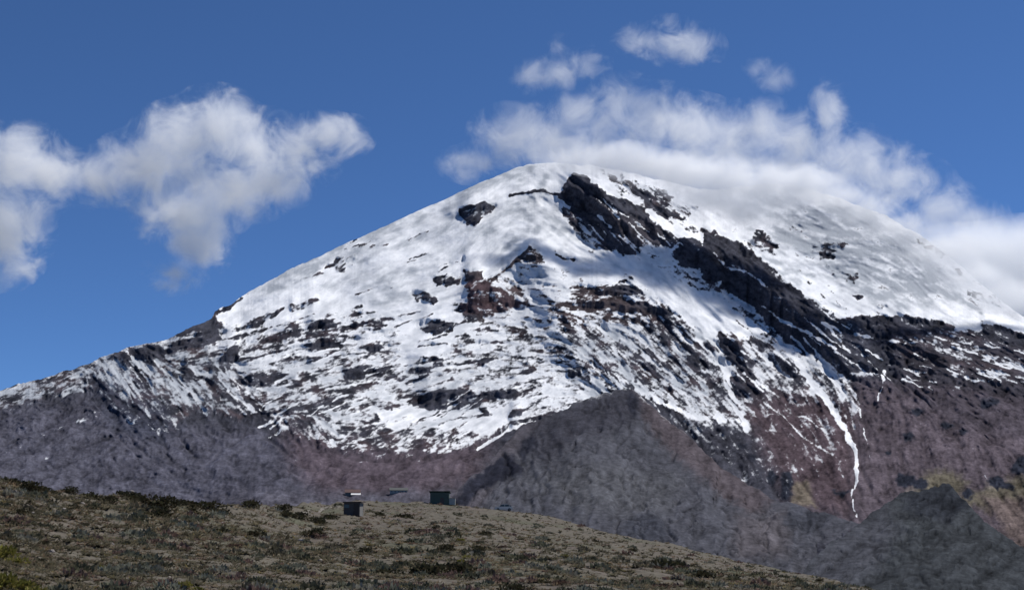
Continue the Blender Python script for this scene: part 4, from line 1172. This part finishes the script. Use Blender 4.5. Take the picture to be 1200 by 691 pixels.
lodge(413, 577.5, 17, 7, M_REDR, M_STONEW, 'low lodge with a faded red roof and white lean-to far behind the dark hut', 0, True)
lodge(467, 577, 20, 6, M_GRNR, M_PALE, 'long low grey-roofed lodge far behind the hill crest', 0)


# ------------------------------------------------------------------ clouds
def cloud(name, blobs, D, label, dens, nscale, thr=0.5, amp=1.5, depth=0.8, seed=0.0, cat='cloud', wind=(1, 1, 1)):
    """closed hull round overlapping puffs, filled with a noise-torn volume; distances from the summit it hangs on"""
    import bmesh
    ctr = P(float(np.mean([b[0] for b in blobs])), float(np.mean([b[1] for b in blobs])), D)
    m = D / F
    bm = bmesh.new()
    loc = []
    for b in blobs:
        u_, v_, ru, rv = b[:4]
        off = b[4] if len(b) > 4 else 0.0
        c = P(u_, v_, D + off) - ctr
        r = np.array((ru * m, (ru + rv) * .5 * m * depth, rv * m))
        loc.append((c, r, b[5] if len(b) > 5 else 1.0))
        q = bmesh.ops.create_icosphere(bm, subdivisions=3, radius=1.0)['verts']
        for w in q: w.co = (c[0] + w.co[0] * r[0] * 1.25, c[1] + w.co[1] * r[1] * 1.25, c[2] + w.co[2] * r[2] * 1.25)
    me = bpy.data.meshes.new(name); bm.to_mesh(me); bm.free()
    o = link(name, me); o.location = ctr
    md = o.modifiers.new('one hull', 'REMESH'); md.mode = 'VOXEL'; md.voxel_size = 5 * m
    dg = bpy.context.evaluated_depsgraph_get()
    me2 = bpy.data.meshes.new_from_object(o.evaluated_get(dg)); o.modifiers.clear(); o.data = me2; me2.name = name
    mat = bpy.data.materials.new(name + ' vapour'); mat.use_nodes = True
    nt = mat.node_tree; nt.nodes.clear(); L = nt.links.new
    out = N(nt, 'ShaderNodeOutputMaterial'); pv = N(nt, 'ShaderNodeVolumePrincipled')
    L(pv.outputs[0], out.inputs['Volume'])
    tc = N(nt, 'ShaderNodeTexCoord')
    acc_ = None
    for c, r, wgt in loc:
        a = N(nt, 'ShaderNodeVectorMath', operation='MULTIPLY_ADD')
        a.inputs[1].default_value = 1 / r; a.inputs[2].default_value = -c / r
        L(tc.outputs['Object'], a.inputs[0])
        ln = N(nt, 'ShaderNodeVectorMath', operation='LENGTH'); L(a.outputs[0], ln.inputs[0])
        s = N(nt, 'ShaderNodeMath', operation='MULTIPLY_ADD'); s.inputs[1].default_value = -wgt; s.inputs[2].default_value = wgt
        L(ln.outputs['Value'], s.inputs[0])
        if acc_ is None: acc_ = s.outputs[0]
        else:
            x = N(nt, 'ShaderNodeMath', operation='SMOOTH_MAX'); x.inputs[2].default_value = 0.45
            L(acc_, x.inputs[0]); L(s.outputs[0], x.inputs[1]); acc_ = x.outputs[0]
    mp = N(nt, 'ShaderNodeMapping'); mp.inputs['Location'].default_value = (seed * 3700, seed * 1300, 0); mp.inputs['Scale'].default_value = wind
    L(tc.outputs['Object'], mp.inputs['Vector'])
    no = N(nt, 'ShaderNodeTexNoise'); no.inputs['Scale'].default_value = nscale; no.inputs['Detail'].default_value = 8; no.inputs['Roughness'].default_value = 0.74
    no.inputs['Distortion'].default_value = 0.5
    L(mp.outputs[0], no.inputs['Vector'])
    sh = N(nt, 'ShaderNodeMath', operation='MULTIPLY_ADD'); sh.inputs[1].default_value = amp; L(no.outputs['Fac'], sh.inputs[0]); L(acc_, sh.inputs[2])
    mr = N(nt, 'ShaderNodeMapRange'); mr.interpolation_type = 'SMOOTHSTEP'
    mr.inputs['From Min'].default_value = thr + amp * .5 - 0.35; mr.inputs['From Max'].default_value = thr + amp * .5 + 0.95
    mr.inputs['To Max'].default_value = dens
    L(sh.outputs[0], mr.inputs['Value'])
    L(mr.outputs[0], pv.inputs['Density'])
    pv.inputs['Color'].default_value = (0.99, 0.995, 1.0, 1)
    pv.inputs['Anisotropy'].default_value = 0.2
    mat.cycles.volume_step_rate = 0.15
    me2.materials.clear(); me2.materials.append(mat)
    tag(o, label, cat)
    return o


cloud('cloud', [(-40, 195, 70, 60), (15, 190, 60, 48), (5, 265, 52, 68), (60, 205, 55, 38), (115, 210, 55, 34), (165, 195, 55, 40), (212, 165, 55, 45), (252, 145, 52, 42), (295, 172, 66, 44), (345, 185, 52, 38),
                (380, 163, 42, 30, 0, 0.8), (408, 160, 30, 24, 0, 0.6), (260, 225, 70, 42), (230, 285, 40, 42), (205, 322, 40, 22), (215, 250, 60, 40), (315, 215, 55, 30)], 8600,
      'big ragged white cloud floating in blue sky beside the mountain', 0.0080, 0.0040, 0.26, 4.4, 0.9, 1.0)
cloud('cloud', [(560, 192, 45, 22), (600, 160, 50, 36), (640, 165, 55, 44), (690, 145, 55, 36), (732, 122, 45, 34), (765, 142, 60, 42), (805, 155, 65, 42), (850, 165, 65, 42), (700, 180, 90, 30), (892, 150, 45, 34),
                (940, 172, 65, 42), (972, 135, 24, 44), (1005, 190, 65, 38), (1052, 215, 60, 34), (1100, 240, 50, 28), (1145, 258, 50, 22), (790, 195, 100, 30), (905, 200, 90, 28)], 8700,
      'long white cloud bank streaming behind the mountain summit', 0.0050, 0.0042, 0.28, 4.2, 0.9, 2.0)
cloud('cloud', [(625, 90, 32, 22), (655, 82, 38, 24), (690, 75, 26, 22), (655, 55, 16, 18)], 8800, 'small wispy cloud hanging above the summit cloud bank', 0.0040, 0.0056, 0.30, 4.0, 0.8, 3.0)
cloud('cloud', [(750, 48, 36, 20), (785, 48, 40, 28), (815, 55, 34, 26)], 8800, 'small white cloud high over the mountain summit', 0.0052, 0.0056, 0.28, 4.0, 0.8, 4.0)
cloud('cloud', [(890, 80, 20, 14), (908, 92, 26, 18)], 8800, 'tiny faint cloud wisp above the east summit', 0.0035, 0.0064, 0.30, 3.8, 0.8, 5.0)
cloud('cloud', [(1125, 300, 70, 34), (1165, 305, 80, 40), (1205, 320, 80, 60), (1250, 350, 90, 80), (1180, 350, 70, 50)], 8300, 'dense bright cloud rising behind the east shoulder of the mountain', 0.0085, 0.0026, -0.1, 1.2, 0.7, 6.0)
cloud('cloud', [(665, 188, 36, 14, 0, 0.55), (700, 186, 42, 20, 0, 0.6), (730, 188, 48, 22, 0, 0.8), (755, 194, 55, 20), (800, 204, 60, 24), (845, 212, 60, 30), (890, 216, 60, 30), (940, 218, 60, 26), (870, 240, 45, 26), (830, 232, 40, 18)], 5650,
      'thin veil of mist over the ridge between the two summits', 0.0240, 0.0060, 0.06, 2.7, 0.5, 7.0)
cloud('cloud', [(985, 232, 45, 16), (1020, 246, 45, 18), (1060, 266, 50, 20), (1105, 294, 50, 22), (1140, 322, 45, 22), (1180, 345, 45, 22)], 5450,
      'thin veil of blown snow along the east shoulder skyline', 0.0200, 0.0060, 0.06, 2.7, 0.5, 8.0)
